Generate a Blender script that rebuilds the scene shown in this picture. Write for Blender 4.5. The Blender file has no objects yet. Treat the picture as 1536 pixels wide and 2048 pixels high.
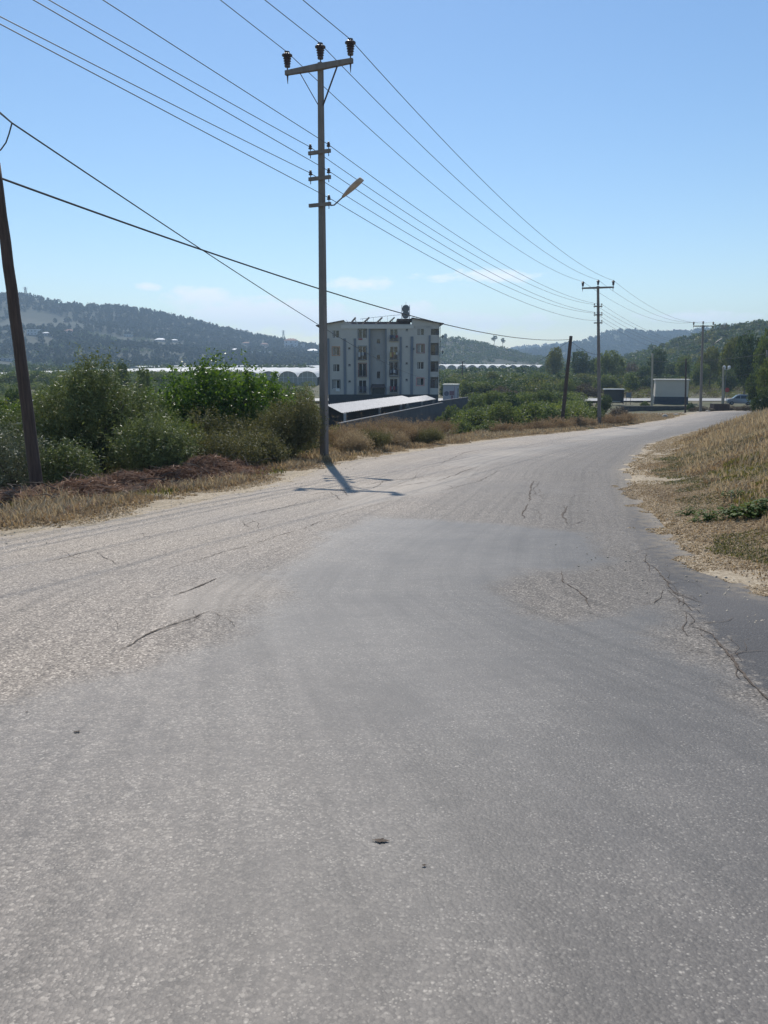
import bpy, math, numpy as np
from mathutils import Vector
R = math.radians
S = bpy.context.scene
COL = S.collection
# ------------------------------------------------------------------ camera, world, sun, exposure
F = 1540.0
PITCH = math.atan((1024 - 725) / F)
EYE = 1.6
cam_d = bpy.data.cameras.new('camera'); cam = bpy.data.objects.new('camera', cam_d); COL.objects.link(cam)
cam.location = (0, 0, EYE); cam.rotation_euler = (math.pi / 2 - PITCH, 0, 0)
cam_d.sensor_fit = 'VERTICAL'; cam_d.sensor_height = 24; cam_d.lens = F / 2048 * 24
cam_d.clip_start = 0.05; cam_d.clip_end = 9000
S.camera = cam
SUN_EL, SUN_AZ = R(49), R(-7)          # azimuth from +y, positive to +x
W = bpy.data.worlds.new('World'); S.world = W; W.use_nodes = True
nt = W.node_tree; nt.nodes.clear()
def N(t, kind, **kw):
    n = t.nodes.new(kind)
    for k, v in kw.items():
        if k in n.inputs: n.inputs[k].default_value = v
        else: setattr(n, k, v)
    return n
def L(t, a, b): t.links.new(a, b)
out = N(nt, 'ShaderNodeOutputWorld')
sky = N(nt, 'ShaderNodeTexSky', sky_type='NISHITA', sun_disc=False)
sky.sun_elevation = SUN_EL; sky.sun_rotation = SUN_AZ
sky.altitude = 50; sky.air_density = 1.1; sky.dust_density = 0.15; sky.ozone_density = 3.0
bg = N(nt, 'ShaderNodeBackground', Strength=0.112); hs = N(nt, 'ShaderNodeHueSaturation', Saturation=1.12); L(nt, sky.outputs[0], hs.inputs['Color']); L(nt, hs.outputs[0], bg.inputs[0])
tc = N(nt, 'ShaderNodeTexCoord'); sep = N(nt, 'ShaderNodeSeparateXYZ'); L(nt, tc.outputs['Generated'], sep.inputs[0])
mp = N(nt, 'ShaderNodeMapping'); mp.inputs['Scale'].default_value = (9, 9, 22); mp.inputs['Location'].default_value = (2.6, .3, .2)
L(nt, tc.outputs['Generated'], mp.inputs[0])
nz = N(nt, 'ShaderNodeTexNoise', Scale=2.1, Detail=6, Roughness=.58); L(nt, mp.outputs[0], nz.inputs['Vector'])
def ramp(t, src, pts, interp='LINEAR'):
    r = N(t, 'ShaderNodeValToRGB'); cr = r.color_ramp; cr.interpolation = interp
    while len(cr.elements) > 1: cr.elements.remove(cr.elements[0])
    cr.elements[0].position = pts[0][0]; cr.elements[0].color = (*([pts[0][1]] * 3 if not hasattr(pts[0][1], '__len__') else pts[0][1]), 1)
    for p, c in pts[1:]:
        e = cr.elements.new(p); e.color = (*([c] * 3 if not hasattr(c, '__len__') else c), 1)
    L(t, src, r.inputs[0]); return r.outputs[0]
def M2(t, op, a, b=None, c=None):
    m = N(t, 'ShaderNodeMath', operation=op)
    for i, x in enumerate((a, b, c)):
        if x is None: continue
        if isinstance(x, (int, float)): m.inputs[i].default_value = x
        else: L(t, x, m.inputs[i])
    return m.outputs[0]
az = M2(nt, 'DIVIDE', sep.outputs[0], M2(nt, 'MAXIMUM', sep.outputs[1], .05)); el = M2(nt, 'DIVIDE', sep.outputs[2], M2(nt, 'MAXIMUM', sep.outputs[1], .05)); acc = None
for a_, e_, wa, we in [(-.229, .078, .036, .012), (-.155, .080, .022, .006), (-.17, .064, .085, .014), (-.11, .054, .07, .018), (-.018, .096, .034, .0065), (.063, .105, .026, .005), (.135, .106, .046, .006),
                       (.12, .055, .075, .012), (-.297, .093, .015, .004), (.38, .058, .06, .006), (.03, .06, .05, .01)]:
    d = M2(nt, 'SQRT', M2(nt, 'ADD', M2(nt, 'POWER', M2(nt, 'ABSOLUTE', M2(nt, 'DIVIDE', M2(nt, 'SUBTRACT', az, a_), wa * 1.3)), 2), M2(nt, 'POWER', M2(nt, 'ABSOLUTE', M2(nt, 'DIVIDE', M2(nt, 'SUBTRACT', el, e_), we * 1.5)), 2)))
    d = M2(nt, 'SUBTRACT', 1, d); acc = d if acc is None else M2(nt, 'MAXIMUM', acc, d)
mask = ramp(nt, M2(nt, 'ADD', M2(nt, 'MULTIPLY', acc, .5), M2(nt, 'MULTIPLY', M2(nt, 'SUBTRACT', nz.outputs[0], .5), 1.7)), [(.0, 0), (.2, .6), (.4, 1)])
bg2 = N(nt, 'ShaderNodeBackground', Strength=1.1); bg2.inputs[0].default_value = (.86, .94, 1, 1)
mx = N(nt, 'ShaderNodeMixShader'); L(nt, mask, mx.inputs[0]); L(nt, bg.outputs[0], mx.inputs[1]); L(nt, bg2.outputs[0], mx.inputs[2])
L(nt, mx.outputs[0], out.inputs[0])
sl = bpy.data.lights.new('sun', 'SUN'); sl.energy = 4.0; sl.angle = R(.5); sl.color = (1, .95, .87)
sun = bpy.data.objects.new('sun', sl); COL.objects.link(sun)
sd = Vector((math.sin(SUN_AZ) * math.cos(SUN_EL), math.cos(SUN_AZ) * math.cos(SUN_EL), math.sin(SUN_EL)))
sun.rotation_euler = (-sd).to_track_quat('-Z', 'Y').to_euler()
S.view_settings.view_transform = 'Standard'; S.view_settings.look = 'None'
S.view_settings.gamma = 1; S.view_settings.use_curve_mapping = False
S.view_settings.exposure = 0.12
S.cycles.max_bounces = 5; S.cycles.diffuse_bounces = 2; S.cycles.glossy_bounces = 2; S.cycles.transmission_bounces = 3
S.cycles.volume_bounces = 1; S.cycles.use_adaptive_sampling = True

# ------------------------------------------------------------------ picture measurements -> places in the world
def ray(u, v):
    x = u - 768; y = 1024 - v
    r = np.array([x, F * math.cos(PITCH) + y * math.sin(PITCH), -F * math.sin(PITCH) + y * math.cos(PITCH)])
    return r / r[1]
def at(u, v, y):
    r = ray(u, v) * y
    return Vector((r[0], y, EYE + r[2]))
def prof(y):
    return np.interp(y, [-60, 62, 72, 88, 109, 125, 135, 3000], [3.48, -3.596, -4.10, -4.72, -5.2, -5.5, -5.62, -5.7])
def xl(y):
    return np.interp(y, [-60, 0, 5, 9.3, 10.5, 13.1, 17.8, 22.8, 29, 40.5, 51.5, 60.2, 77.9, 108, 118, 3000],
                     [-22, -8.6, -6.4, -4.76, -4.0, -3.2, -1.96, -1.15, 1.2, 6.1, 12.3, 16.9, 26.8, 44.1, 60, 60])
def xr(y):
    return np.interp(y, [-60, 2, 5, 6.4, 7.5, 9, 12.6, 20, 33.8, 51.5, 71.3, 99, 111.5, 118, 3000],
                     [14, 7, 4.3, 3.32, 3.16, 3.39, 4.19, 6.24, 11.5, 20.4, 31, 46, 54, 69, 69])
def ss(a, b, x):
    t = np.clip((np.asarray(x, float) - a) / (b - a), 0, 1); return t * t * (3 - 2 * t)
def vnoise(x, y, seed=0):
    x = np.asarray(x, float); y = np.asarray(y, float)
    xi = np.floor(x).astype(np.int64); yi = np.floor(y).astype(np.int64); xf = x - xi; yf = y - yi
    def h(a, b):
        n = (a * 374761393 + b * 668265263 + seed * 974634777) & 0x7fffffff
        n = ((n ^ (n >> 13)) * 1274126177) & 0x7fffffff
        return ((n ^ (n >> 16)) & 0xffff) / 65535.0
    u = xf * xf * (3 - 2 * xf); v = yf * yf * (3 - 2 * yf)
    return (h(xi, yi) * (1 - u) + h(xi + 1, yi) * u) * (1 - v) + (h(xi, yi + 1) * (1 - u) + h(xi + 1, yi + 1) * u) * v - .5
def fbm(x, y, seed=0, o=4):
    r = 0; a = 1
    for k in range(o):
        r = r + a * vnoise(x, y, seed + k * 17); x = x * 2.03; y = y * 2.03; a *= .5
    return r
def ground(x, y):
    x = np.asarray(x, float); y = np.asarray(y, float)
    p = prof(y); a = xl(y) - x; b = x - xr(y)
    dist = np.maximum(a, b)                                      # >0 outside the road
    z = p - .05 + .06 * ss(-.25, .1, dist + .55 * vnoise(x * 1.3, y * 1.3, 3) + .4 * vnoise(x * 4, y * 4, 5) + .2 * vnoise(x * 9, y * 9, 6))
    low = -5.75
    left = p + (low - p) * ss(3.0, 26, a) - .25 * ss(.8, 4, a)
    near = 1 - ss(75, 112, y)
    right = p + (1.15 * ss(.8, 6, b) + .9 * ss(6, 20, b)) * near * ss(-4, 12, y) + .15 * ss(.3, 2.5, b) * near
    z = np.where(a > .3, z + (left - p), z)
    z = np.where(b > .3, z + (right - p), z)
    z = z + fbm(x * .5, y * .5, 9) * .18 * ss(.5, 3, dist) + fbm(x * .06, y * .06, 4) * .5 * ss(8, 30, dist) * ss(0, 60, y)
    return z
HILLS = []
def terrain(x, y):
    z = ground(x, y)
    for h in HILLS: z = np.maximum(z, h(x, y))
    return z
def hit(u, v, y0=1.0, y1=2900):
    r = ray(u, v); ys = np.geomspace(y0, y1, 5000); z = EYE + r[2] * ys
    t = terrain(r[0] * ys, ys); k = np.argmax(z < t)
    if not (z < t).any(): return None
    return Vector((r[0] * ys[k], ys[k], t[k]))
def gz(x, y): return float(terrain(np.array([x]), np.array([y]))[0])

# ------------------------------------------------------------------ object helpers
def tag(o, label=None, cat=None, group=None, kind=None):
    if label: o['label'] = label
    if cat: o['category'] = cat
    if group: o['group'] = group
    if kind: o['kind'] = kind
    return o
def link(name, me, parent=None, mats=()):
    o = bpy.data.objects.new(name, me); COL.objects.link(o)
    for m in mats: me.materials.append(m)
    if parent: o.parent = parent
    return o
def empty(name, loc, label, cat, group=None, rz=0, scale=None):
    o = bpy.data.objects.new(name, None); COL.objects.link(o); o.location = loc; o.rotation_euler = (0, 0, rz)
    o.empty_display_size = .2
    if scale: o.scale = scale
    return tag(o, label, cat, group)
def np_mesh(name, V, Fq, smooth=False, attrs=None, mi=None):
    """V (n,3), Fq (m,k) faces all with k corners"""
    me = bpy.data.meshes.new(name); V = np.asarray(V, np.float32); Fq = np.asarray(Fq, np.int32)
    m, k = Fq.shape
    me.vertices.add(len(V)); me.vertices.foreach_set('co', V.ravel())
    me.loops.add(m * k); me.loops.foreach_set('vertex_index', Fq.ravel())
    me.polygons.add(m); me.polygons.foreach_set('loop_start', np.arange(0, m * k, k, dtype=np.int32))
    me.polygons.foreach_set('loop_total', np.full(m, k, np.int32))
    if mi is not None: me.polygons.foreach_set('material_index', np.asarray(mi, np.int32))
    me.update(calc_edges=True)
    if smooth: me.polygons.foreach_set('use_smooth', np.ones(m, bool))
    for nme, arr in (attrs or {}).items():
        a = me.attributes.new(nme, 'FLOAT', 'POINT'); a.data.foreach_set('value', np.asarray(arr, np.float32))
    return me
class MB:
    def __init__(s): s.v = []; s.f = []; s.m = []; s.mi = 0
    def poly(s, pts, faces):
        b = len(s.v); s.v += [tuple(p) for p in pts]
        for f in faces: s.f.append(tuple(b + i for i in f)); s.m.append(s.mi)
        return s
    def box(s, x0, x1, y0, y1, z0, z1):
        s.poly([(x0, y0, z0), (x1, y0, z0), (x1, y1, z0), (x0, y1, z0), (x0, y0, z1), (x1, y0, z1), (x1, y1, z1), (x0, y1, z1)],
               [(0, 3, 2, 1), (4, 5, 6, 7), (0, 1, 5, 4), (1, 2, 6, 5), (2, 3, 7, 6), (3, 0, 4, 7)])
        return s
    def beam(s, a, b, w, h=None, up=(0, 0, 1), w2=None):
        a = Vector(a); b = Vector(b); h = h or w; d = (b - a).normalized(); u = Vector(up)
        if abs(d.dot(u)) > .95: u = Vector((0, 1, 0))
        x = d.cross(u).normalized(); z = x.cross(d)
        k = 1 if w2 is None else w2 / w
        P = []
        for p, q in ((a, 1), (b, k)):
            for i, j in ((-1, -1), (1, -1), (1, 1), (-1, 1)): P.append(p + x * (i * w / 2 * q) + z * (j * h / 2 * q))
        s.poly(P, [(0, 1, 2, 3), (7, 6, 5, 4), (0, 4, 5, 1), (1, 5, 6, 2), (2, 6, 7, 3), (3, 7, 4, 0)]); return s
    def tube(s, pts, rad, n=8, caps=True):
        pts = [Vector(p) for p in pts]
        if not hasattr(rad, '__len__'): rad = [rad] * len(pts)
        b = len(s.v); px = None
        for i, p in enumerate(pts):
            d = (pts[min(i + 1, len(pts) - 1)] - pts[max(i - 1, 0)])
            if d.length < 1e-9: d = Vector((0, 0, 1))
            d.normalize()
            if px is None:
                ref = Vector((0, 0, 1)) if abs(d.z) < .9 else Vector((1, 0, 0)); px = d.cross(ref).normalized()
            px = (px - d * px.dot(d)).normalized(); py = d.cross(px)
            for k in range(n):
                t = 2 * math.pi * k / n; s.v.append(tuple(p + (px * math.cos(t) + py * math.sin(t)) * rad[i]))
        for i in range(len(pts) - 1):
            for k in range(n):
                s.f.append((b + i * n + k, b + i * n + (k + 1) % n, b + (i + 1) * n + (k + 1) % n, b + (i + 1) * n + k)); s.m.append(s.mi)
        if caps:
            s.f.append(tuple(b + k for k in range(n))[::-1]); s.m.append(s.mi)
            e = b + (len(pts) - 1) * n; s.f.append(tuple(e + k for k in range(n))); s.m.append(s.mi)
        return s
    def lathe(s, c, prof_, n=16):
        c = Vector(c)
        return s.tube([c + Vector((0, 0, z)) for r, z in prof_], [r for r, z in prof_], n)
    def build(s, name, mat, parent=None, smooth=False, bevel=0):
        me = bpy.data.meshes.new(name); me.from_pydata(s.v, [], s.f); me.update()
        mats = mat if isinstance(mat, (list, tuple)) else [mat]
        o = link(name, me, parent, mats)
        me.polygons.foreach_set('material_index', s.m)
        if smooth: me.polygons.foreach_set('use_smooth', [True] * len(me.polygons))
        if bevel:
            b = o.modifiers.new('bevel', 'BEVEL'); b.width = bevel; b.segments = 2; b.limit_method = 'ANGLE'
        return o
def copy_tree(o, parent=None):
    c = o.copy(); COL.objects.link(c); c.parent = parent
    for ch in [q for q in o.children]: copy_tree(ch, c)
    return c

# ------------------------------------------------------------------ materials
def mat(name, rough=.8):
    m = bpy.data.materials.new(name); m.use_nodes = True; t = m.node_tree
    p = t.nodes['Principled BSDF']; p.inputs['Roughness'].default_value = rough
    return m, t, p
def noise(t, scale, detail=4, rough=.55, vec=None, coord='Object', stretch=None):
    if vec is None:
        vec = N(t, 'ShaderNodeTexCoord').outputs[coord]
    if stretch:
        mp = N(t, 'ShaderNodeMapping'); mp.inputs['Scale'].default_value = stretch; L(t, vec, mp.inputs[0]); vec = mp.outputs[0]
    n = N(t, 'ShaderNodeTexNoise', Scale=scale, Detail=detail, Roughness=rough); L(t, vec, n.inputs['Vector']); return n.outputs[0]
def mixc(t, f, a, b):
    m = N(t, 'ShaderNodeMix', data_type='RGBA')
    for s_, x in ((m.inputs[0], f), (m.inputs[6], a), (m.inputs[7], b)):
        if isinstance(x, (int, float)): s_.default_value = x
        elif isinstance(x, tuple): s_.default_value = (*x, 1)
        else: L(t, x, s_)
    return m.outputs[2]
def bump(t, p, h, dist=.01, strength=1):
    b = N(t, 'ShaderNodeBump', Strength=strength, Distance=dist); L(t, h, b.inputs['Height']); L(t, b.outputs[0], p.inputs['Normal'])
def plain(name, c, rough=.7, var=.25, scale=3, metal=0, bmp=0, stretch=None):
    m, t, p = mat(name, rough)
    n = noise(t, scale, 6, .65, stretch=stretch)
    lo = tuple(x * (1 - var) for x in c); hi = tuple(min(1, x * (1 + var)) for x in c)
    L(t, ramp(t, n, [(.3, lo), (.7, hi)]), p.inputs['Base Color']); p.inputs['Metallic'].default_value = metal
    if bmp: bump(t, p, n, bmp)
    return m
def leaf(name, cols, trans=.35, rough=.55, clump=.7, spec=.35, warm=(1.25, 1.3, .5)):
    """leaf surfaces: own colour per leaf, broad patches of lighter and darker growth"""
    m, t, p = mat(name, rough)
    g = N(t, 'ShaderNodeNewGeometry'); oi = N(t, 'ShaderNodeObjectInfo')
    n = noise(t, clump, 3)
    v = M2(t, 'ADD', M2(t, 'MULTIPLY', g.outputs['Random Per Island'], .55), M2(t, 'MULTIPLY', n, .7))
    v = M2(t, 'ADD', v, M2(t, 'MULTIPLY', M2(t, 'SUBTRACT', oi.outputs['Random'], .5), .25))
    k = len(cols); c = ramp(t, v, [(.2 + .65 * i / (k - 1), cols[i]) for i in range(k)])
    L(t, c, p.inputs['Base Color']); p.inputs['Specular IOR Level'].default_value = spec
    tr = N(t, 'ShaderNodeBsdfTranslucent')
    mul = N(t, 'ShaderNodeMix', data_type='RGBA', blend_type='MULTIPLY'); mul.inputs[0].default_value = 1
    L(t, c, mul.inputs[6]); mul.inputs[7].default_value = (*warm, 1); L(t, mul.outputs[2], tr.inputs[0])
    ms = N(t, 'ShaderNodeMixShader', Fac=trans); L(t, p.outputs[0], ms.inputs[1]); L(t, tr.outputs[0], ms.inputs[2])
    L(t, ms.outputs[0], t.nodes['Material Output'].inputs[0]); return m
LF = dict(
    olive=leaf('olive_leaf', [(0.074, 0.092, 0.035), (0.147, 0.168, 0.066), (0.239, 0.260, 0.108)], .25, .5, .8, warm=(1.1, 1.2, .7)),
    fig=leaf('fig_leaf', [(0.034, 0.069, 0.016), (0.086, 0.149, 0.030), (0.172, 0.253, 0.052)], .42, .38, .9, .35),
    scrub=leaf('scrub_leaf', [(0.087, 0.087, 0.039), (0.145, 0.145, 0.065), (0.217, 0.196, 0.104)], .3, .6, .9, warm=(1.2, 1.15, .6)),
    lime=leaf('lime_leaf', [(.05, .09, .015), (.09, .15, .025), (.16, .2, .04)], .45, .5, .9),
    silver=leaf('silver_leaf', [(0.083, 0.095, 0.051), (0.138, 0.151, 0.092), (0.235, 0.239, 0.153)], .25, .4, 1.2, warm=(1, 1.05, .8)),
    dark=leaf('dark_foliage', [(0.030, 0.051, 0.022), (0.058, 0.090, 0.032), (0.099, 0.128, 0.048)], .3, .6, .35),
    mid=leaf('middle_green_foliage', [(0.057, 0.084, 0.028), (0.116, 0.151, 0.048), (0.193, 0.211, 0.072)], .35, .6, .3),
    pine=leaf('pine_needles', [(.014, .026, .014), (.02, .036, .018), (.03, .047, .023)], .15, .8, .02, .1),
    yellow=leaf('yellow_green_foliage', [(0.078, 0.098, 0.026), (0.130, 0.143, 0.046), (0.195, 0.182, 0.065)], .35, .6, .3),
    brownw=leaf('brownish_foliage', [(0.068, 0.054, 0.034), (0.115, 0.088, 0.054), (0.162, 0.121, 0.081)], .25, .6, .3, warm=(1.1, 1, .7)),
    straw=leaf('dry_straw', [(.22, .155, .09), (.38, .285, .175), (.56, .45, .30)], .35, .65, .35, .2, warm=(1.05, 1, .85)),
    drybr=leaf('dry_brown_stems', [(0.172, 0.121, 0.075), (0.299, 0.213, 0.132), (0.460, 0.345, 0.218)], .3, .7, .8, .2, warm=(1.1, 1, .75)),
    dead=leaf('dead_red_brown_twigs', [(0.112, 0.065, 0.045), (0.207, 0.124, 0.086), (0.450, 0.300, 0.207)], .15, .8, 1.1, .15, warm=(1, .9, .8)),
    grass=leaf('green_grass', [(.075, .08, .035), (.13, .125, .055), (.22, .19, .10)], .4, .6, .8, .25),
    weed=leaf('weed_leaf', [(.035, .07, .015), (.07, .12, .025), (.12, .17, .04)], .4, .6, 2, .25))
BARK = plain('bark', (.11, .085, .065), .9, .4, 9, bmp=.02)
CONC = plain('weathered_pole_concrete', (.2, .18, .165), .9, .22, 2.2, bmp=.004, stretch=(3, 3, .6))
CONC2 = plain('pale_concrete', (.42, .36, .28), .9, .2, 2, bmp=.004)
WOODP = plain('creosoted_pole_wood', (.075, .052, .042), .85, .45, 6, bmp=.006, stretch=(5, 5, .35))
STEEL = plain('dull_galvanised_steel', (.16, .17, .18), .55, .2, 8, metal=.5)
DSTEEL = plain('dark_painted_steel', (.06, .045, .05), .6, .3, 8)
PORC = plain('brown_porcelain', (.07, .055, .06), .35, .3, 5)
WIRE = plain('weathered_wire', (.09, .09, .10), .6, .15, 3)
BLACKC = plain('black_cable_sheath', (.02, .02, .022), .6, .15, 3)
GLASS = plain('window_glass', (.02, .025, .03), .08, .3, 2)
WHITEP = plain('white_plastic_frame', (.7, .7, .68), .5, .08, 3)

# ------------------------------------------------------------------ ground sheet
def grid_faces(nr, nc):
    i = np.arange(nr - 1)[:, None] * nc + np.arange(nc - 1)[None, :]
    i = i.ravel(); return np.stack([i, i + 1, i + nc + 1, i + nc], 1)
def geo_off(a, b, n): return np.concatenate([[0.0], np.geomspace(a, b, n)])
gy = np.concatenate([[-60, -30, -15, -8, -4], np.linspace(-2, 1.9, 14), 2 * np.power(1.0145, np.arange(0, 300)), np.geomspace(155, 3200, 60)])
offs = np.concatenate([np.arange(0, 9, .11), 9 + geo_off(.2, 2700, 70)[1:]])
tt = np.linspace(0, 1, 9)[1:-1]
X = []
for y in gy:
    a, b = float(xl(y)), float(xr(y))
    X.append(np.concatenate([(a + .35 - offs)[::-1], a + .35 + (b - a - .7) * tt, b - .35 + offs]))
X = np.array(X); Y = np.repeat(gy[:, None], X.shape[1], 1); Z = ground(X, Y)
me = np_mesh('ground', np.stack([X, Y, Z], -1).reshape(-1, 3), grid_faces(*X.shape), True,
             dict(edge=(np.maximum(xl(Y) - X, X - xr(Y)) + 120 * ss(113, 122, Y)).ravel(), rightside=(X > xr(Y)).astype(float).ravel()))
m, t, p = mat('ground_soil', .95)
at_ = N(t, 'ShaderNodeAttribute', attribute_name='edge').outputs['Fac']
n1 = noise(t, .35, 6, .6); n2 = noise(t, 14, 8, .7); n3 = noise(t, 1.6, 5, .6)
sa = noise(t, 60, 4, .7, None, 'Object', (1, .12, 1)); sb = noise(t, 60, 4, .7, None, 'Object', (.12, 1, 1))
n2 = M2(t, 'ADD', M2(t, 'MULTIPLY', n2, .45), M2(t, 'ADD', M2(t, 'MULTIPLY', sa, .28), M2(t, 'MULTIPLY', sb, .27)))
straw = ramp(t, n2, [(.38, (.17, .125, .08)), (.48, (.36, .285, .19)), (.6, (.60, .50, .36))])
dirt = ramp(t, n2, [(.38, (.1, .08, .05)), (.5, (.2, .16, .10)), (.62, (.34, .28, .18))])
near_ = ramp(t, M2(t, 'ADD', M2(t, 'MULTIPLY', at_, .22), M2(t, 'MULTIPLY', n3, .7)), [(.4, 1), (.75, 0)])
c1 = mixc(t, near_, dirt, straw)
field = ramp(t, n1, [(.3, (.05, .055, .022)), (.48, (.09, .09, .035)), (.56, (.12, .10, .055)), (.7, (.17, .135, .085))])
fo = ramp(t, M2(t, 'MULTIPLY', at_, .02), [(.3, 0), (.8, 1)])
L(t, mixc(t, fo, c1, field), p.inputs['Base Color']); bump(t, p, n2, .03)
tag(link('ground', me, None, [m]), kind='structure')

# ------------------------------------------------------------------ road sheet with its patches and cracks
def road_pt(u, v):
    r = ray(u, v); ys = np.linspace(.6, 140, 14000); z = EYE + r[2] * ys; k = np.argmax(z < prof(ys))
    return (r[0] * ys[k], ys[k])
def poly_sd(px, X, Y, world=False):
    P = np.array(px if world else [road_pt(*q) for q in px]); Q = np.roll(P, -1, 0)
    d = np.full(X.shape, 1e9); inside = np.zeros(X.shape, bool)
    for (ax, ay), (bx, by) in zip(P, Q):
        ex, ey = bx - ax, by - ay; q = np.clip(((X - ax) * ex + (Y - ay) * ey) / (ex * ex + ey * ey + 1e-12), 0, 1)
        d = np.minimum(d, np.hypot(X - ax - q * ex, Y - ay - q * ey))
        c = ((ay > Y) != (by > Y)) & (X < (bx - ax) * (Y - ay) / (by - ay + 1e-12) + ax); inside ^= c
    return np.where(inside, d, -d)
ry = np.concatenate([np.linspace(-30, 1, 20), np.arange(1.1, 4, .06), 4 * np.power(1.0145, np.arange(0, 236))]); ry = ry[ry < 119]
ncol = 190; RT = np.linspace(0, 1, ncol)
RX = np.array([float(xl(y)) - .15 + (float(xr(y)) - float(xl(y)) + .3) * RT for y in ry]); RY = np.repeat(ry[:, None], ncol, 1)
RZ = prof(RY) + .012 * fbm(RX * .7, RY * .7, 31) + .006 * fbm(RX * 3, RY * 3, 33)
smooth_poly = [(-400, 1400), (0, 1400), (100, 1362), (300, 1325), (420, 1285), (500, 1240), (575, 1185), (530, 1150), (600, 1112), (660, 1062), (740, 1035), (900, 1040),
               (1050, 1052), (1190, 1066), (1200, 1095), (1245, 1125), (1150, 1142), (1060, 1140), (1000, 1180), (1060, 1225), (1130, 1240), (1200, 1228), (1300, 1212), (1370, 1240),
               (1320, 1270), (1340, 1300), (1440, 1332), (1536, 1420), (1900, 1700), (6000, 5000), (768, 9000), (-6000, 5000)]
dark_poly = [(1248, 1005), (1275, 1012), (1300, 1040), (1345, 1095), (1400, 1138), (1536, 1188), (1750, 1235), (1900, 1500), (1620, 1450), (1536, 1395), (1470, 1330), (1420, 1262), (1370, 1200),
             (1330, 1160), (1290, 1115), (1262, 1070)]
pale_polys = [[(880, 930), (960, 903), (1090, 893), (1180, 880), (1060, 912), (960, 935)], [(640, 1030), (730, 968), (900, 950), (980, 938), (890, 985), (760, 1005)],
              [(1130, 880), (1190, 862), (1330, 850), (1300, 866), (1200, 880)], [(340, 1190), (430, 1150), (540, 1140), (560, 1190), (420, 1235), (300, 1250)]]
sm = poly_sd(smooth_poly, RX, RY); dk = poly_sd(dark_poly, RX, RY)
pl = np.max([poly_sd(q, RX, RY) for q in pale_polys], 0)
deep = ss(2, 6, RY) * 0 + (1 - ss(2.2, 6.5, RY))           # coarser pale aggregate showing in the worn stretch near the camera
VV = [np.stack([RX, RY, RZ], -1).reshape(-1, 3)]; FF = [grid_faces(*RX.shape)]; nb = len(VV[0])
rng = np.random.default_rng(11)
cracks = [([(105, 1122), (150, 1110), (192, 1099)], .03), ([(340, 1192), (372, 1184), (402, 1172), (430, 1157)], .045), ([(240, 1303), (295, 1272), (340, 1254), (380, 1240), (415, 1226)], .035),
          ([(500, 1031), (545, 1020), (592, 1008)], .03), ([(1066, 962), (1062, 985), (1058, 1003)], .06), ([(1052, 1008), (1049, 1022), (1046, 1036)], .05), ([(1131, 1012), (1128, 1030), (1130, 1048)], .05),
          ([(1120, 1143), (1126, 1165), (1150, 1180), (1168, 1196), (1182, 1216)], .022), ([(1285, 1122), (1310, 1135), (1345, 1185), (1395, 1200)], .025),
          ([(1385, 1255), (1425, 1270), (1450, 1300), (1470, 1335), (1500, 1365), (1540, 1402), (1600, 1430)], .035), ([(1330, 1180), (1365, 1192), (1405, 1205)], .02),
          ([(610, 992), (690, 977), (800, 972), (880, 960), (960, 932)], .04), ([(730, 970), (770, 962), (860, 953)], .05), ([(870, 985), (960, 962), (1000, 940)], .03),
          ([(880, 928), (930, 905), (1010, 893)], .05), ([(1300, 868), (1340, 866), (1380, 862), (1440, 848)], .13), ([(1205, 857), (1270, 859), (1320, 862)], .1),
          ([(640, 1046), (730, 1016), (790, 1000)], .015), ([(300, 1148), (420, 1112), (520, 1085), (600, 1060), (680, 1030)], .02)]
mi = [np.zeros(len(FF[0]), int)]
cr_ = np.random.default_rng(44)
def crz(line, n, spread, w):
    L0 = np.array(line, float)
    for _ in range(n):
        q = cr_.random() * (len(L0) - 1); i_ = int(q); p0 = L0[i_] + (L0[min(i_ + 1, len(L0) - 1)] - L0[i_]) * (q - i_) + cr_.normal(size=2) * spread
        k_ = (p0[1] - 725) / 400; a_ = cr_.uniform(-.5, 1.2); pts_ = [tuple(p0)]
        for _2 in range(3): a_ += cr_.normal() * .5; p0 = p0 + np.array([math.cos(a_) * 26, math.sin(a_) * 14]) * k_ * cr_.uniform(.5, 1.1); pts_.append(tuple(p0))
        cracks.append((pts_, w * cr_.uniform(.3, .9)))
crz([(1270, 1060), (1300, 1130), (1350, 1185), (1400, 1240), (1450, 1300), (1500, 1370)], 26, 13, .022)
crz([(1060, 960), (1050, 1000), (1045, 1040)], 9, 9, .03); crz([(1140, 980), (1130, 1010), (1128, 1050)], 6, 8, .025); crz([(640, 990), (800, 972), (960, 935)], 10, 7, .03)
crz([(100, 1120), (400, 1050), (640, 1000)], 9, 12, .022); crz([(200, 1320), (350, 1245), (480, 1190)], 8, 10, .016)
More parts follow.
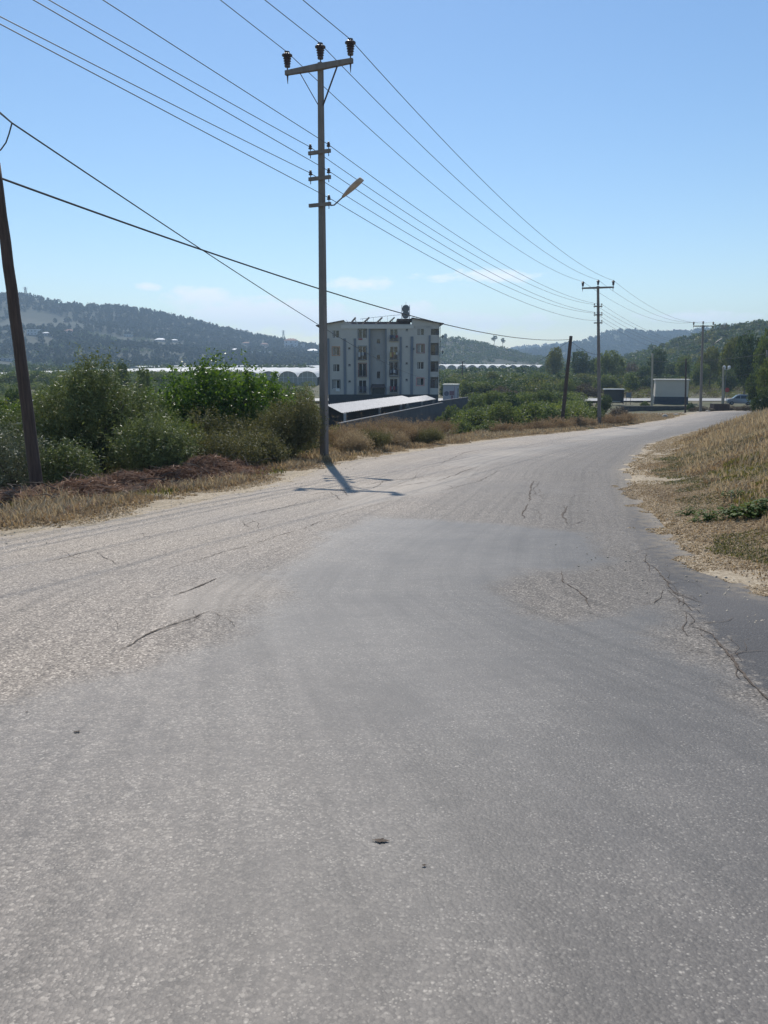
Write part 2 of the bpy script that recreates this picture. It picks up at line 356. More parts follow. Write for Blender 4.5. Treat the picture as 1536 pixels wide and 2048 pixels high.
for pts, w in cracks:
    W_ = np.array([road_pt(*q) for q in pts]); seg = np.concatenate([[0], np.cumsum(np.hypot(*np.diff(W_, axis=0).T))])
    n = max(12, int(seg[-1] / .05)); s_ = np.linspace(0, seg[-1], n)
    cx = np.interp(s_, seg, W_[:, 0]); cy = np.interp(s_, seg, W_[:, 1])
    jx = fbm(s_ * 3, s_ * 0 + w * 99, 7) * .05; cx += jx + .015 * vnoise(s_ * 22, s_ * 0, 9); cy += fbm(s_ * 3, s_ * 0 + w * 77, 8) * .06 + .02 * vnoise(s_ * 19, s_ * 0, 19)
    ww = w * .33 * np.clip(.25 + 1.8 * np.abs(vnoise(s_ * 9, s_ * 0, 12)) + .5 * vnoise(s_ * 2, s_ * 0, 5), .08, 1.4) * np.sin(np.linspace(.05, math.pi - .05, n)) ** .4
    dx = np.gradient(cx); dy = np.gradient(cy); l = np.hypot(dx, dy) + 1e-9; nx, ny = -dy / l, dx / l
    A = np.stack([cx + nx * ww, cy + ny * ww], 1); B = np.stack([cx - nx * ww, cy - ny * ww], 1); AB = np.stack([A, B], 1).reshape(-1, 2)
    z = prof(AB[:, 1]) + .012 * fbm(AB[:, 0] * .7, AB[:, 1] * .7, 31) + .006 * fbm(AB[:, 0] * 3, AB[:, 1] * 3, 33) + .006
    VV.append(np.column_stack([AB, z])); i = np.arange(n - 1) * 2; FF.append(np.stack([i, i + 1, i + 3, i + 2], 1) + nb); nb += len(AB); mi.append(np.ones(n - 1, int))
for (u, v), rx, ry_ in [((760, 1686), .026, .012), ((155, 1466), .016, .01), ((54, 1427), .007, .006), ((848, 1737), .008, .005)]:      # little pits
    cx, cy = road_pt(u, v); n = 48; a = np.linspace(0, 2 * math.pi, n, endpoint=False); rr = 1 + .5 * vnoise(np.cos(a) * 9 + 9, np.sin(a) * 9 + u, 4) + .9 * vnoise(np.cos(a) * 3 + 9, np.sin(a) * 3 + u, 3)
    P = np.column_stack([cx + rx * rr * np.cos(a), cy + ry_ * rr * np.sin(a)]); P = np.vstack([[cx, cy], P])
    VV.append(np.column_stack([P, prof(P[:, 1]) + .012 * fbm(P[:, 0] * .7, P[:, 1] * .7, 31) + .006 * fbm(P[:, 0] * 3, P[:, 1] * 3, 33) + .006]))
    k = np.arange(0, n, 2); FF.append(np.stack([k * 0, k + 1, (k + 1) % n + 1, (k + 2) % n + 1], 1) + nb); nb += n + 1; mi.append(np.full(len(k), 1))
def padz(a): return np.concatenate([a.ravel(), np.zeros(nb - a.size)])
me = np_mesh('road', np.concatenate(VV), np.concatenate(FF), True, dict(sm=padz(sm), dk=padz(dk), pl=padz(pl), deep=padz(deep), acr=padz(np.repeat(RT[None], len(ry), 0))), np.concatenate(mi))
m, t, p = mat('worn_road_surface', .75)
obj = N(t, 'ShaderNodeTexCoord').outputs['Object']
A_ = lambda n: N(t, 'ShaderNodeAttribute', attribute_name=n).outputs['Fac']
def edge_mask(a, amp, lo, hi, n):
    return ramp(t, M2(t, 'ADD', M2(t, 'ADD', a, .5), M2(t, 'MULTIPLY', M2(t, 'SUBTRACT', n, .5), amp)), [(.5 + lo, 0), (.5 + hi, 1)])
nlo = noise(t, 1.4, 6, .62, obj); nmi = noise(t, 9, 6, .65, obj); nfi = noise(t, 70, 4, .6, obj); nbig = noise(t, .35, 4, .5, obj)
smk = edge_mask(A_('sm'), 1.1, -.12, .2, M2(t, 'ADD', M2(t, 'MULTIPLY', nlo, .6), M2(t, 'MULTIPLY', nmi, .4))); dkk = edge_mask(A_('dk'), .75, -.03, .06, nmi); plk = edge_mask(A_('pl'), .9, -.1, .2, nlo)
vor = N(t, 'ShaderNodeTexVoronoi', Scale=80, feature='F1'); L(t, obj, vor.inputs['Vector'])
vsep = N(t, 'ShaderNodeSeparateColor'); L(t, vor.outputs['Color'], vsep.inputs[0])
vo2 = N(t, 'ShaderNodeTexVoronoi', Scale=66, feature='F1'); L(t, obj, vo2.inputs['Vector'])
vs2 = N(t, 'ShaderNodeSeparateColor'); L(t, vo2.outputs['Color'], vs2.inputs[0])
chip = ramp(t, vsep.outputs[0], [(0, (.11, .098, .085)), (.25, (.2, .18, .16)), (.6, (.31, .28, .245)), (.88, (.44, .40, .35)), (1, (.70, .65, .57))])
gap = ramp(t, vor.outputs['Distance'], [(.45, 0), (.8, 1)])
chip = mixc(t, M2(t, 'MULTIPLY', gap, .5), chip, (.11, .1, .09))
chip = mixc(t, ramp(t, nmi, [(.35, .0), (.75, .35)]), chip, (.30, .27, .235))
# streaks left by tyres run along the lane
st = noise(t, 1, 5, .6, None, 'Object')
ac = N(t, 'ShaderNodeCombineXYZ'); L(t, M2(t, 'MULTIPLY', A_('acr'), 38), ac.inputs[0])
ysep = N(t, 'ShaderNodeSeparateXYZ'); L(t, obj, ysep.inputs[0]); L(t, M2(t, 'MULTIPLY', ysep.outputs[1], .22), ac.inputs[1])
streak = noise(t, 1, 4, .6, ac.outputs[0])
bit = ramp(t, M2(t, 'ADD', M2(t, 'MULTIPLY', streak, .6), M2(t, 'MULTIPLY', nmi, .4)), [(.3, (.098, .091, .086)), (.5, (.136, .127, .119)), (.7, (.18, .168, .157))])
bit = mixc(t, ramp(t, nfi, [(.3, .55), (.7, 0)]), bit, (.075, .073, .072))
spk = M2(t, 'MULTIPLY', ramp(t, vs2.outputs[1], [(.88, 0), (.97, 1)]), ramp(t, vo2.outputs['Distance'], [(.12, 1), (.5, 0)]))
vo3 = N(t, 'ShaderNodeTexVoronoi', Scale=110, feature='F1'); L(t, obj, vo3.inputs['Vector']); vs3 = N(t, 'ShaderNodeSeparateColor'); L(t, vo3.outputs['Color'], vs3.inputs[0])
spk3 = M2(t, 'MULTIPLY', ramp(t, vs3.outputs[2], [(.8, 0), (.86, .7)]), ramp(t, vo3.outputs['Distance'], [(.2, 1), (.5, 0)]))
spk = M2(t, 'MAXIMUM', spk, spk3)
spk = M2(t, 'MULTIPLY', spk, ramp(t, nlo, [(.35, .25), (.6, 1)]))
bit = mixc(t, M2(t, 'MULTIPLY', spk, .95), bit, (.66, .62, .55))
grn = noise(t, 190, 3, .7, obj)
bit = mixc(t, ramp(t, grn, [(.52, 0), (.7, .45)]), bit, (.27, .25, .225)); bit = mixc(t, ramp(t, grn, [(.3, .5), (.46, 0)]), bit, (.05, .046, .042))
worn = mixc(t, M2(t, 'ADD', ramp(t, nlo, [(.35, .0), (.8, .4)]), M2(t, 'MULTIPLY', ramp(t, A_('acr'), [(.40, .5), (.52, .22), (.62, 0)]), ramp(t, nmi, [(.3, .3), (.7, 1.0)]))), bit, chip)
dark = ramp(t, nfi, [(.3, (.045, .043, .044)), (.6, (.075, .071, .07)), (.8, (.11, .105, .1))])
dark = mixc(t, M2(t, 'MULTIPLY', spk, .5), dark, (.3, .28, .25))
c = mixc(t, smk, chip, worn)
c = mixc(t, M2(t, 'MULTIPLY', plk, .6), c, (.36, .335, .30))
tone = ramp(t, M2(t, 'ADD', A_('acr'), M2(t, 'MULTIPLY', M2(t, 'SUBTRACT', nbig, .5), .5)), [(.1, (1.22, 1.12, 1.0)), (.42, (1.06, .99, .92)), (.6, (.76, .73, .70)), (.82, (.54, .52, .50))])
ac2 = N(t, 'ShaderNodeCombineXYZ'); L(t, M2(t, 'MULTIPLY', A_('acr'), 60), ac2.inputs[0]); L(t, M2(t, 'MULTIPLY', ysep.outputs[1], .1), ac2.inputs[1])
trk = ramp(t, noise(t, 1, 3, .7, ac2.outputs[0]), [(.3, .78), (.5, 1), (.7, 1.12)])
c = mixc(t, M2(t, 'MULTIPLY', ramp(t, noise(t, 3.2, 7, .75, obj), [(.56, 0), (.64, .5)]), ramp(t, nbig, [(.4, .2), (.6, 1)])), c, (.085, .08, .076))
vm = N(t, 'ShaderNodeVectorMath', operation='MULTIPLY'); L(t, c, vm.inputs[0]); L(t, tone, vm.inputs[1]); vm2 = N(t, 'ShaderNodeVectorMath', operation='MULTIPLY'); L(t, vm.outputs[0], vm2.inputs[0]); L(t, trk, vm2.inputs[1]); c = vm2.outputs[0]
c = mixc(t, dkk, c, dark)
c = mixc(t, M2(t, 'MULTIPLY', ramp(t, nbig, [(.45, 0), (.7, 1)]), .25), c, (.26, .235, .21))
rag = ramp(t, A_('acr'), [(0, 1), (.03, .6), (.08, 0), (.93, 0), (1, .7)])
c = mixc(t, M2(t, 'MULTIPLY', rag, ramp(t, nmi, [(.4, 0), (.6, 1)])), c, (.33, .26, .17))
L(t, c, p.inputs['Base Color'])
rr = N(t, 'ShaderNodeMapRange'); L(t, M2(t, 'MULTIPLY', smk, M2(t, 'SUBTRACT', 1, dkk)), rr.inputs[0]); rr.inputs[3].default_value = .82; rr.inputs[4].default_value = .6
L(t, rr.outputs[0], p.inputs['Roughness'])
hh = M2(t, 'ADD', M2(t, 'MULTIPLY', M2(t, 'SUBTRACT', 1, vor.outputs['Distance']), M2(t, 'SUBTRACT', 1.15, M2(t, 'MULTIPLY', smk, .75))), M2(t, 'MULTIPLY', nfi, .5))
bump(t, p, hh, .005, .55)
m2 = plain('crack_dirt', (.10, .075, .055), .95, .5, 30)  # mottled brown dirt colour for the crack ribbons and little pits
tag(link('road', me, None, [m, m2]), kind='structure')
# the main road across the valley floor
mb = MB(); n = 60
for i in range(n):
    x0, x1 = -80 + i * 4.2, -80 + (i + 1) * 4.2
    mb.poly([(x0, 148, -5.55), (x1, 148, -5.55), (x1, 157, -5.5), (x0, 157, -5.5)], [(0, 1, 2, 3)])
tag(mb.build('main_road', plain('main_road_asphalt', (.34, .325, .30), .6, .1, .4)), kind='structure')
# ------------------------------------------------------------------ hills
def hill_fn(pts, yr, depth, back, rough, seed, low=-6.2, power=1.25):
    us = np.array([q[0] for q in pts], float)
    xs = np.array([at(u, v, yr).x for u, v in pts]); zs = np.array([at(u, v, yr).z for u, v in pts])
    def f(x, y):
        x = np.asarray(x, float); y = np.asarray(y, float)
        wob = 40 * vnoise(x / 160, y * 0, seed) * min(1, yr / 900)
        xx = x * (1 - .55 * (1 - np.clip(y / yr, 0, 1.1)) * 0)
        r = np.interp(xx, xs, zs)
        s = np.where(y < yr, (y - (yr - depth) - wob * (1 - ss(yr - depth, yr, y))) / depth, 1 - (y - yr) / back)
        s = np.clip(s, 0, 1)
        sh = np.where(y < yr, s ** power * (1 - .12 * np.sin(s * math.pi * 3 + 4 * vnoise(x / 220, y / 500, seed + 3)) * (1 - s) * 1.5), ss(0, 1, s))
        n = fbm(x / (rough * 6), y / (rough * 6), seed) * rough * .9 * np.sqrt(s) * (1 - ss(.8, 1, s) * .75)
        return low + (r - low) * sh + np.where(s > 0, n * np.clip((r - low) / 40, 0, 1), -3)
    return f
hill_green = None
def hill_mat(name, cols, sc):
    m, t, p = mat(name, .95); a = noise(t, sc, 8, .62); b = noise(t, sc * 7, 5, .7)
    v = M2(t, 'ADD', M2(t, 'MULTIPLY', a, .7), M2(t, 'MULTIPLY', b, .3))
    L(t, ramp(t, v, [(.36, cols[0]), (.47, cols[1]), (.56, cols[2]), (.66, cols[3])]), p.inputs['Base Color']); return m
def hill_obj(fn, x0, x1, y0, y1, nx, ny, m, name='hill'):
    xs = np.linspace(x0, x1, nx); ys = np.linspace(y0, y1, ny); X, Y = np.meshgrid(xs, ys); Z = fn(X, Y)
    tag(link(name, np_mesh(name, np.stack([X, Y, Z], -1).reshape(-1, 3), grid_faces(ny, nx), True), None, [m]), kind='structure')
HL = hill_fn([(-900, 700), (-500, 640), (-250, 600), (0, 592), (50, 593), (110, 606), (170, 616), (225, 614), (300, 625), (350, 637), (450, 660), (540, 682), (600, 693), (660, 700), (720, 714), (800, 738)],
             1400, 700, 700, 14, 5)
HM = hill_fn([(560, 735), (700, 700), (840, 680), (880, 678), (910, 678), (950, 686), (1000, 697), (1060, 712), (1120, 722), (1200, 745)], 960, 230, 300, 7, 15)
HF = hill_fn([(940, 740), (1040, 706), (1100, 697), (1150, 688), (1185, 680), (1215, 668), (1250, 664), (1290, 666), (1340, 668), (1400, 663), (1460, 655), (1560, 650), (1800, 640), (2400, 700)], 2000, 650, 700, 12, 25)
HB = hill_fn([(900, 720), (1000, 703), (1060, 696), (1110, 693), (1180, 692), (1300, 700), (1500, 740)], 2800, 500, 300, 12, 35)
HR = hill_fn([(1180, 745), (1280, 735), (1340, 718), (1385, 700), (1410, 680), (1430, 672), (1470, 668), (1510, 663), (1560, 655), (1700, 630), (2000, 610), (2600, 700)], 480, 230, 300, 6, 45)
HILLS += [HL, HM, HF, HB, HR]
gm = hill_mat('scrub_hillside', [(.026, .036, .018), (.038, .046, .023), (.055, .057, .031), (.10, .088, .053)], .012)
gm2 = hill_mat('wooded_hillside', [(.03, .042, .02), (.045, .058, .026), (.065, .075, .033), (.10, .09, .05)], .012)
hill_obj(HL, -1500, 120, 640, 2080, 170, 150, gm); hill_obj(HM, -140, 320, 720, 1240, 110, 90, gm)
hill_obj(HF, 180, 2200, 1320, 2680, 120, 90, gm2); hill_obj(HB, 200, 1500, 2290, 3080, 60, 40, gm2); hill_obj(HR, 120, 640, 240, 770, 120, 100, gm2)

# ------------------------------------------------------------------ foliage
def leaf_quads(C, rng, size, aspect=.5, upbias=0.0, outdir=None, jitter=.35):
    n = len(C); a = rng.normal(size=(n, 3)); a[:, 2] += upbias
    if outdir is not None: a = a * .6 + outdir
    a /= np.linalg.norm(a, axis=1)[:, None] + 1e-9
    b = np.cross(a, rng.normal(size=(n, 3))); b /= np.linalg.norm(b, axis=1)[:, None] + 1e-9
    s = size * (1 + jitter * rng.normal(size=n)).clip(.4, 2)[:, None]
    a = a * s * .5; b = b * s * .5 * aspect
    V = np.stack([C - a, C + b - a * .1, C + a, C - b - a * .1], 1).reshape(-1, 3)
    return V, np.arange(4 * n).reshape(-1, 4)
def crown_points(rng, n, ell, clumps=26, spread=.3, shell=.62):
    """ell: list of (cx,cy,cz,rx,ry,rz); leaves gathered in clumps that sit towards the outside"""
    w = np.array([e[3] * e[4] * e[5] for e in ell]) ** .7; w /= w.sum(); C = []; cc = []
    for e, k in zip(ell, w):
        e = np.array(e); m = max(8, int(clumps * k * 2.2)); d = rng.normal(size=(m, 3)); d /= np.linalg.norm(d, axis=1)[:, None]
        rad = shell + (1 - shell) * rng.random(m) ** .7; cen = e[:3] + d * e[3:] * rad[:, None] * .86; cc.append(cen)
        q = int(n * k); j = rng.integers(0, m, q); sz = (.55 + .9 * rng.random(m)) * spread
        r = rng.normal(size=(q, 3)); r /= np.linalg.norm(r, axis=1)[:, None]; r *= (rng.random(q) ** .45)[:, None]
        pt = cen[j] + r * sz[j][:, None] * e[3:] * np.array([1, 1, .8])
        q2 = int(q * .45); r2 = rng.normal(size=(q2, 3)); r2 /= np.linalg.norm(r2, axis=1)[:, None]; pt[:q2] = e[:3] + r2 * (rng.random(q2) ** .38 * .93)[:, None] * e[3:] * (1 + .12 * np.sin(r2 * 7 + m))
        C.append(pt)
    return np.concatenate(C), np.concatenate(cc)
def crown_twigs(rng, n, ell, tl, lpt, up=.8):
    sub = []
    for e in ell:
        e = np.array(e, float); sub.append(e * np.array([1, 1, 1, .8, .8, .8]))
        for _ in range(5):
            d = rng.normal(size=3); d /= np.linalg.norm(d); c = e[:3] + d * e[3:] * rng.uniform(.45, .75); sub.append(np.concatenate([c, e[3:] * rng.uniform(.3, .55)]))
    E_ = np.array(sub); w = (E_[:, 3] * E_[:, 4] * E_[:, 5]) ** .75; w /= w.sum(); m = max(4, n // lpt); j = rng.choice(len(E_), m, p=w)
    d = rng.normal(size=(m, 3)); d /= np.linalg.norm(d, axis=1)[:, None]; st = E_[j, :3] + d * E_[j, 3:] * (.35 + .62 * rng.random(m) ** .6)[:, None]
    dr = d * .7 + np.array([0, 0, up]) + rng.normal(size=(m, 3)) * .35; dr /= np.linalg.norm(dr, axis=1)[:, None]
    ln = tl * rng.uniform(.4, 1.3, m) * (1 + 1.1 * (rng.random(m) < .09)); t_ = rng.random((m, lpt))
    droop = np.zeros((m, lpt, 3)); droop[:, :, 2] = -.25 * t_ ** 2 * ln[:, None]
    C = st[:, None, :] + dr[:, None, :] * (t_ * ln[:, None])[:, :, None] + droop + rng.normal(size=(m, lpt, 3)) * tl * .075
    return C.reshape(-1, 3), st[rng.permutation(m)[:24]]
def trunk_mb(base, h, r, targets, rng, mbx=None):
    mbx = mbx or MB(); top = Vector((base[0] + rng.normal() * .03 * h, base[1] + rng.normal() * .03 * h, base[2] + h))
    mid = Vector(base).lerp(top, .5) + Vector((rng.normal() * .04 * h, rng.normal() * .04 * h, 0))
    mbx.tube([Vector(base) - Vector((0, 0, .15)), mid, top], [r * 1.25, r, r * .75], 7)
    for q in targets:
        q = Vector(q); m_ = top.lerp(q, .5) + Vector((rng.normal() * .08, rng.normal() * .08, .06)) * h
        mbx.tube([top - Vector((0, 0, .02)), m_, q], [r * .6, r * .35, r * .1], 5)
    return mbx
ARCH = {}
def plant(name, label, cat, base, ell, n, size, mt, seed, aspect=.5, clumps=26, spread=.3, trunk=None, group=None, upbias=0, rz=0, crown_name='crown', shell=.62, sprigs=0, tl=.38, lpt=12):
    rng = np.random.default_rng(seed); o = empty(name, base, label, cat, group, rz)
    C, cen = crown_twigs(rng, n, ell, tl, lpt, .8 + upbias * .5)
    if sprigs:       # upright shoots that stand out of the crown
        top = sorted(cen.tolist(), key=lambda q: -q[2])[:max(sprigs * 2, 4)]; rng.shuffle(top); ex = []
        for q in top[:sprigs]:
            hgt = (.4 + .9 * rng.random() ** 2) * min(1, ell[0][5]); k = int(200 * size / .09); tt_ = rng.random(k) ** 1.2; w_ = (.13 * (1 - tt_) + .04) * min(1, ell[0][5])
            ex.append(np.array(q) + np.stack([rng.normal(size=k) * w_ + .25 * tt_ * rng.normal() * hgt, rng.normal(size=k) * w_, -.1 + tt_ * (hgt + .15)], 1))
        C = np.concatenate([C] + ex)
    C = C[C[:, 2] > .02]
    V, Fq = leaf_quads(C, rng, size, aspect, upbias)
    link(crown_name, np_mesh(crown_name, V, Fq), o, [LF[mt]])
    if trunk:
        h, r = trunk; k = min(len(cen), 12); sel = cen[rng.permutation(len(cen))[:k]]
        trunk_mb((0, 0, 0), h, r, sel, rng).build('trunk' if h > .6 else 'stems', BARK, o)
    return o
def archetype(key, ell, n, size, mt, seed, aspect=.6, clumps=24, spread=.32, trunk=(1, .1), shell=.6):
    rng = np.random.default_rng(seed); C, cen = crown_points(rng, n, ell, clumps, spread, shell); C = C[C[:, 2] > .02]
    V, Fq = leaf_quads(C, rng, size, aspect)
    me = np_mesh('crown', V, Fq); me.materials.append(LF[mt]); tm = None
    tb = trunk_mb((0, 0, 0), trunk[0], trunk[1], cen[rng.permutation(len(cen))[:9]], rng)
    tm = bpy.data.meshes.new('trunk'); tm.from_pydata(tb.v, [], tb.f); tm.update(); tm.materials.append(BARK)
    ARCH[key] = (me, tm)
# unit-height trees (about 1 m tall), scaled to their real height where they stand
archetype('round', [(0, 0, .6, .42, .42, .38), (.12, .05, .45, .35, .35, .3)], 5200, .042, 'mid', 1, clumps=46, spread=.2, trunk=(.3, .025))
archetype('round_dark', [(0, 0, .58, .42, .42, .4), (-.15, .0, .42, .35, .32, .3)], 5200, .042, 'dark', 2, clumps=46, spread=.2, trunk=(.28, .025))
archetype('broad', [(-.3, 0, .55, .4, .4, .33), (.3, .1, .5, .42, .4, .33), (0, 0, .68, .4, .4, .3)], 7000, .042, 'mid', 3, clumps=60, spread=.18, trunk=(.25, .03))
archetype('broad_yellow', [(-.25, 0, .5, .4, .4, .35), (.3, .1, .5, .4, .4, .33), (0, 0, .66, .4, .4, .3)], 7000, .042, 'yellow', 4, clumps=60, spread=.18, trunk=(.25, .03))
archetype('bush', [(-.3, 0, .35, .5, .45, .33), (.35, .1, .3, .5, .42, .3), (0, 0, .5, .5, .4, .38)], 6000, .055, 'mid', 5, clumps=50, spread=.2, trunk=(.1, .02))
archetype('bush_dark', [(-.4, 0, .35, .5, .45, .33), (.35, .1, .35, .55, .42, .33), (0, 0, .5, .5, .4, .42)], 6000, .055, 'dark', 6, clumps=50, spread=.2, trunk=(.1, .02))
archetype('bush_brown', [(-.4, 0, .32, .5, .45, .3), (.35, .1, .3, .5, .42, .28), (0, 0, .45, .5, .4, .38)], 5000, .05, 'brownw', 7, clumps=50, spread=.2, trunk=(.1, .02))
archetype('pine', [(0, 0, .3, .24, .24, .18), (0, 0, .5, .19, .19, .2), (0, 0, .72, .12, .12, .2), (0, 0, .9, .06, .06, .1)], 2600, .05, 'pine', 8, clumps=50, spread=.3, trunk=(.6, .02), shell=.3)
archetype('umbrella', [(-.15, 0, .8, .3, .3, .17), (.2, 0, .7, .3, .3, .14), (.05, 0, .9, .2, .2, .1)], 1300, .05, 'dark', 9, clumps=30, spread=.24, trunk=(.5, .03))
archetype('bare', [(0, 0, .62, .42, .42, .34)], 1300, .045, 'brownw', 10, clumps=40, spread=.22, trunk=(.3, .03))
_ts = np.random.default_rng(77)
def tree(kind, name, label, cat, u, vtop, y, wpx=None, group=None, base_z=None):
    """a tree whose top shows at (u, vtop) when it stands at depth y"""
    top = at(u, vtop, y); bz = gz(top.x, y) if base_z is None else base_z; h = max(.8, top.z - bz)
    sc = h * 1.03; sx = sc if wpx is None else (wpx / F * y) / (.95 if 'broad' not in kind and 'bush' not in kind else 1.4)
    if kind == 'pine' and wpx: sx = (wpx / F * y) / .5
    o = empty(name, (top.x, y, bz - .05), label, cat, group, _ts.random() * 6.28, (sx, sx, sc))
    link_data('crown', ARCH[kind][0], o); link_data('trunk', ARCH[kind][1], o)
    return o
def link_data(name, me, parent):
    o = bpy.data.objects.new(name, me); COL.objects.link(o); o.parent = parent; return o
def scatter(name, pts, hs, kind_mats, seed, npl=40, wid=.9, conic=.0, leafsz=.28, label=None):
    pts = np.asarray(pts); ok = np.ones(len(pts), bool)           # the yards round the houses are kept clear
    for hx, hy, hw_ in HOUSES:
        ok &= ~((np.abs(pts[:, 0] / pts[:, 1] - hx / hy) < hw_ / hy * .62) & (pts[:, 1] > hy - 75) & (pts[:, 1] < hy + 8))
    pts = pts[ok]; hs = np.asarray(hs)[ok]
    """a wood too far off to count: one mesh of many small crowns"""
    rng = np.random.default_rng(seed); pts = np.asarray(pts); n = len(pts)
    e = rng.normal(size=(n, npl, 3)); e /= np.linalg.norm(e, axis=2)[:, :, None]; e *= (.55 + .45 * rng.random((n, npl)))[:, :, None]
    z = .52 + e[:, :, 2] * .48; w = np.where(rng.random(n)[:, None] < conic, np.clip(1.15 - z, .05, 1) * .55, .46)
    C = np.stack([e[:, :, 0] * w * wid, e[:, :, 1] * w * wid, z], 2) * hs[:, None, None] + pts[:, None, :]
    V, Fq = leaf_quads(C.reshape(-1, 3), rng, leafsz, .8, jitter=.3)
    sc = np.repeat(hs, npl * 4)[:, None]; cen = np.repeat(C.reshape(-1, 3), 4, 0); V = cen + (V - cen) * sc
    o = link(name, np_mesh(name, V, Fq), None, [LF[kind_mats]]); tag(o, kind='stuff'); return o
# ------------------------------------------------------------------ poles and lines
def insulator(mb, c, s=1.0):
    c = Vector(c)
    mb.lathe(c, [(.02 * s, 0), (.02 * s, .1 * s), (.085 * s, .1 * s), (.095 * s, .14 * s), (.075 * s, .17 * s), (.11 * s, .2 * s), (.08 * s, .24 * s), (.12 * s, .27 * s), (.085 * s, .31 * s), (.13 * s, .34 * s),
                 (.09 * s, .38 * s), (.165 * s, .42 * s), (.165 * s, .45 * s), (.1 * s, .49 * s), (.08 * s, .5 * s), (.085 * s, .54 * s), (.03 * s, .56 * s)], 14)
def spool(mb, c, s=1.0):
    mb.lathe(Vector(c), [(.012, 0), (.012, .07), (.05 * s, .075), (.055 * s, .1), (.035 * s, .12), (.05 * s, .15), (.03 * s, .17), (.035 * s, .2), (.012, .215)], 10)
def power_pole(base, top, adir, label, rows, arm_half=1.12, lamp=None, group='concrete power poles along the road', w0=.225, w1=.14, arms_left_empty=(2,), braces=True, sc=1.0):
    base = Vector(base); top = Vector(top); o = empty('power_pole', base, label, 'power pole', group)
    H = top - base; a = Vector((adir[0], adir[1], 0)).normalized(); rz = math.atan2(a.y, a.x)
    mb = MB(); d = H
    n = 10
    for i in range(n + 1):
        p_ = H * (i / n) - (Vector((0, 0, .4)) if i == 0 else Vector()); w = w0 + (w1 - w0) * i / n; k = w * .12
        for sx, sy in ((-1, -1), (1, -1), (1, 1), (-1, 1)):
            q = Vector((sx * (w / 2), sy * (w / 2), 0)); q.rotate(__import__('mathutils').Euler((0, 0, rz))); 
            mb.v.append(tuple(p_ + q))
    for i in range(n):
        for k in range(4):
            mb.f.append((i * 4 + k, i * 4 + (k + 1) % 4, i * 4 + 4 + (k + 1) % 4, i * 4 + 4 + k)); mb.m.append(0)
    mb.f.append((n * 4, n * 4 + 1, n * 4 + 2, n * 4 + 3)); mb.m.append(0)
    mb.build('pole', CONC, o, bevel=.02)
    att = []; f_ = Vector((-a.y, a.x, 0)); front = -f_ * (w1 / 2 + .055)
    tz = H.z; z = tz - .16
    def P(z_): return H * (z_ / H.z)
    c = P(z) + front
    MB().beam(c - a * arm_half * sc, c, .10, .13, w2=.13).beam(c + a * arm_half * sc, c, .10, .13, w2=.13).build('crossarm', CONC, o, bevel=.008)
    if braces:
        for s_ in (-1, 1):
            MB().beam(c + a * (s_ * .62 * sc) - Vector((0, 0, .07)), P(z - 1.0) + a * (s_ * w1 * .5), .045, .02).build('brace', DSTEEL, o)
    for s_ in (-1, 0, 1):
        q = (c + a * (s_ * (arm_half - .07) * sc) + Vector((0, 0, .06))) if s_ else P(tz)
        mb = MB(); insulator(mb, q, .94); io = mb.build('insulator', PORC, o, smooth=False)
        if s_: MB().tube([q - Vector((0, 0, .13)), q - Vector((0, 0, .36))], [.03, .008], 6).build('pin', DSTEEL, io)
        att.append(base + q + Vector((0, 0, .5)))
    low = []
    for k, zr in enumerate(rows):
        zz = zr - base.z; ww = w0 + (w1 - w0) * zz / H.z; cc = P(zz) - f_ * (ww / 2 + .035); L_ = .37
        b = MB().beam(cc - a * L_, cc + a * L_, .07, .10).build('bracket', CONC, o)
        for s_ in ((-1, 1) if k not in arms_left_empty else (1,)):
            q = cc + a * (s_ * (L_ - .06)) + Vector((0, 0, .04)); m_ = MB(); spool(m_, q, 1.1); m_.tube([q - Vector((0, 0, .08)), q - Vector((0, 0, .18))], .014, 6); m_.build('small_insulator', PORC, b)
            low.append(base + q + Vector((0, 0, .13)))
    if lamp:
        z0, d3, L1, ext = lamp; d3 = Vector(d3).normalized(); s0 = P(z0 - base.z) + a * (.36 if rows else .1) - f_ * .1
        e1 = s0 + a * .12; e2 = e1 + d3 * ext
        arm = MB().tube([s0, e1, e2], .022, 8).build('lamp_arm', STEEL, o)
        hb = MB(); nseg = 9; side = d3.cross(Vector((0, 0, 1))).normalized(); up = side.cross(d3)
        b0 = 0
        for i in range(nseg):
            q = i / (nseg - 1); wv = .07 + .11 * math.sin(min(1, q * 1.25) * math.pi / 2) - .02 * q; hv = .035 + .05 * math.sin(q * math.pi * .8)
            cpt = e2 + d3 * (q * L1)
            for k in range(12):
                an = 2 * math.pi * k / 12; hb.v.append(tuple(cpt + side * math.cos(an) * wv + up * math.sin(an) * (hv if math.sin(an) > 0 else hv * .55)))
        for i in range(nseg - 1):
            for k in range(12): hb.f.append((i * 12 + k, i * 12 + (k + 1) % 12, i * 12 + 12 + (k + 1) % 12, i * 12 + 12 + k)); hb.m.append(0)
        hb.f.append(tuple(range(12))[::-1]); hb.m.append(0); hb.f.append(tuple((nseg - 1) * 12 + k for k in range(12))); hb.m.append(0)
        hb.build('lamp_head', plain('weathered_lamp_shell', (.42, .36, .31), .6, .25, 6), o, smooth=True)
    return att, low
b1 = Vector((-1.9, 24.4, gz(-1.9, 24.4))); z_at = lambda v, y, u=645: at(u, v, y).z
t1 = at(641, 125, 24.4)
A1, L1_ = power_pole(b1, t1, (.9, -.43), 'tall concrete power pole with street lamp beside the apartment block', [z_at(306, 24.4), z_at(358, 24.4), z_at(411, 24.4)],
                     lamp=(z_at(414, 24.4), (.70, -.25, .55), .76, .34))
y2 = 70.0; b2 = at(1199, 850, y2); b2.z = gz(b2.x, y2); t2 = at(1196, 572, y2)
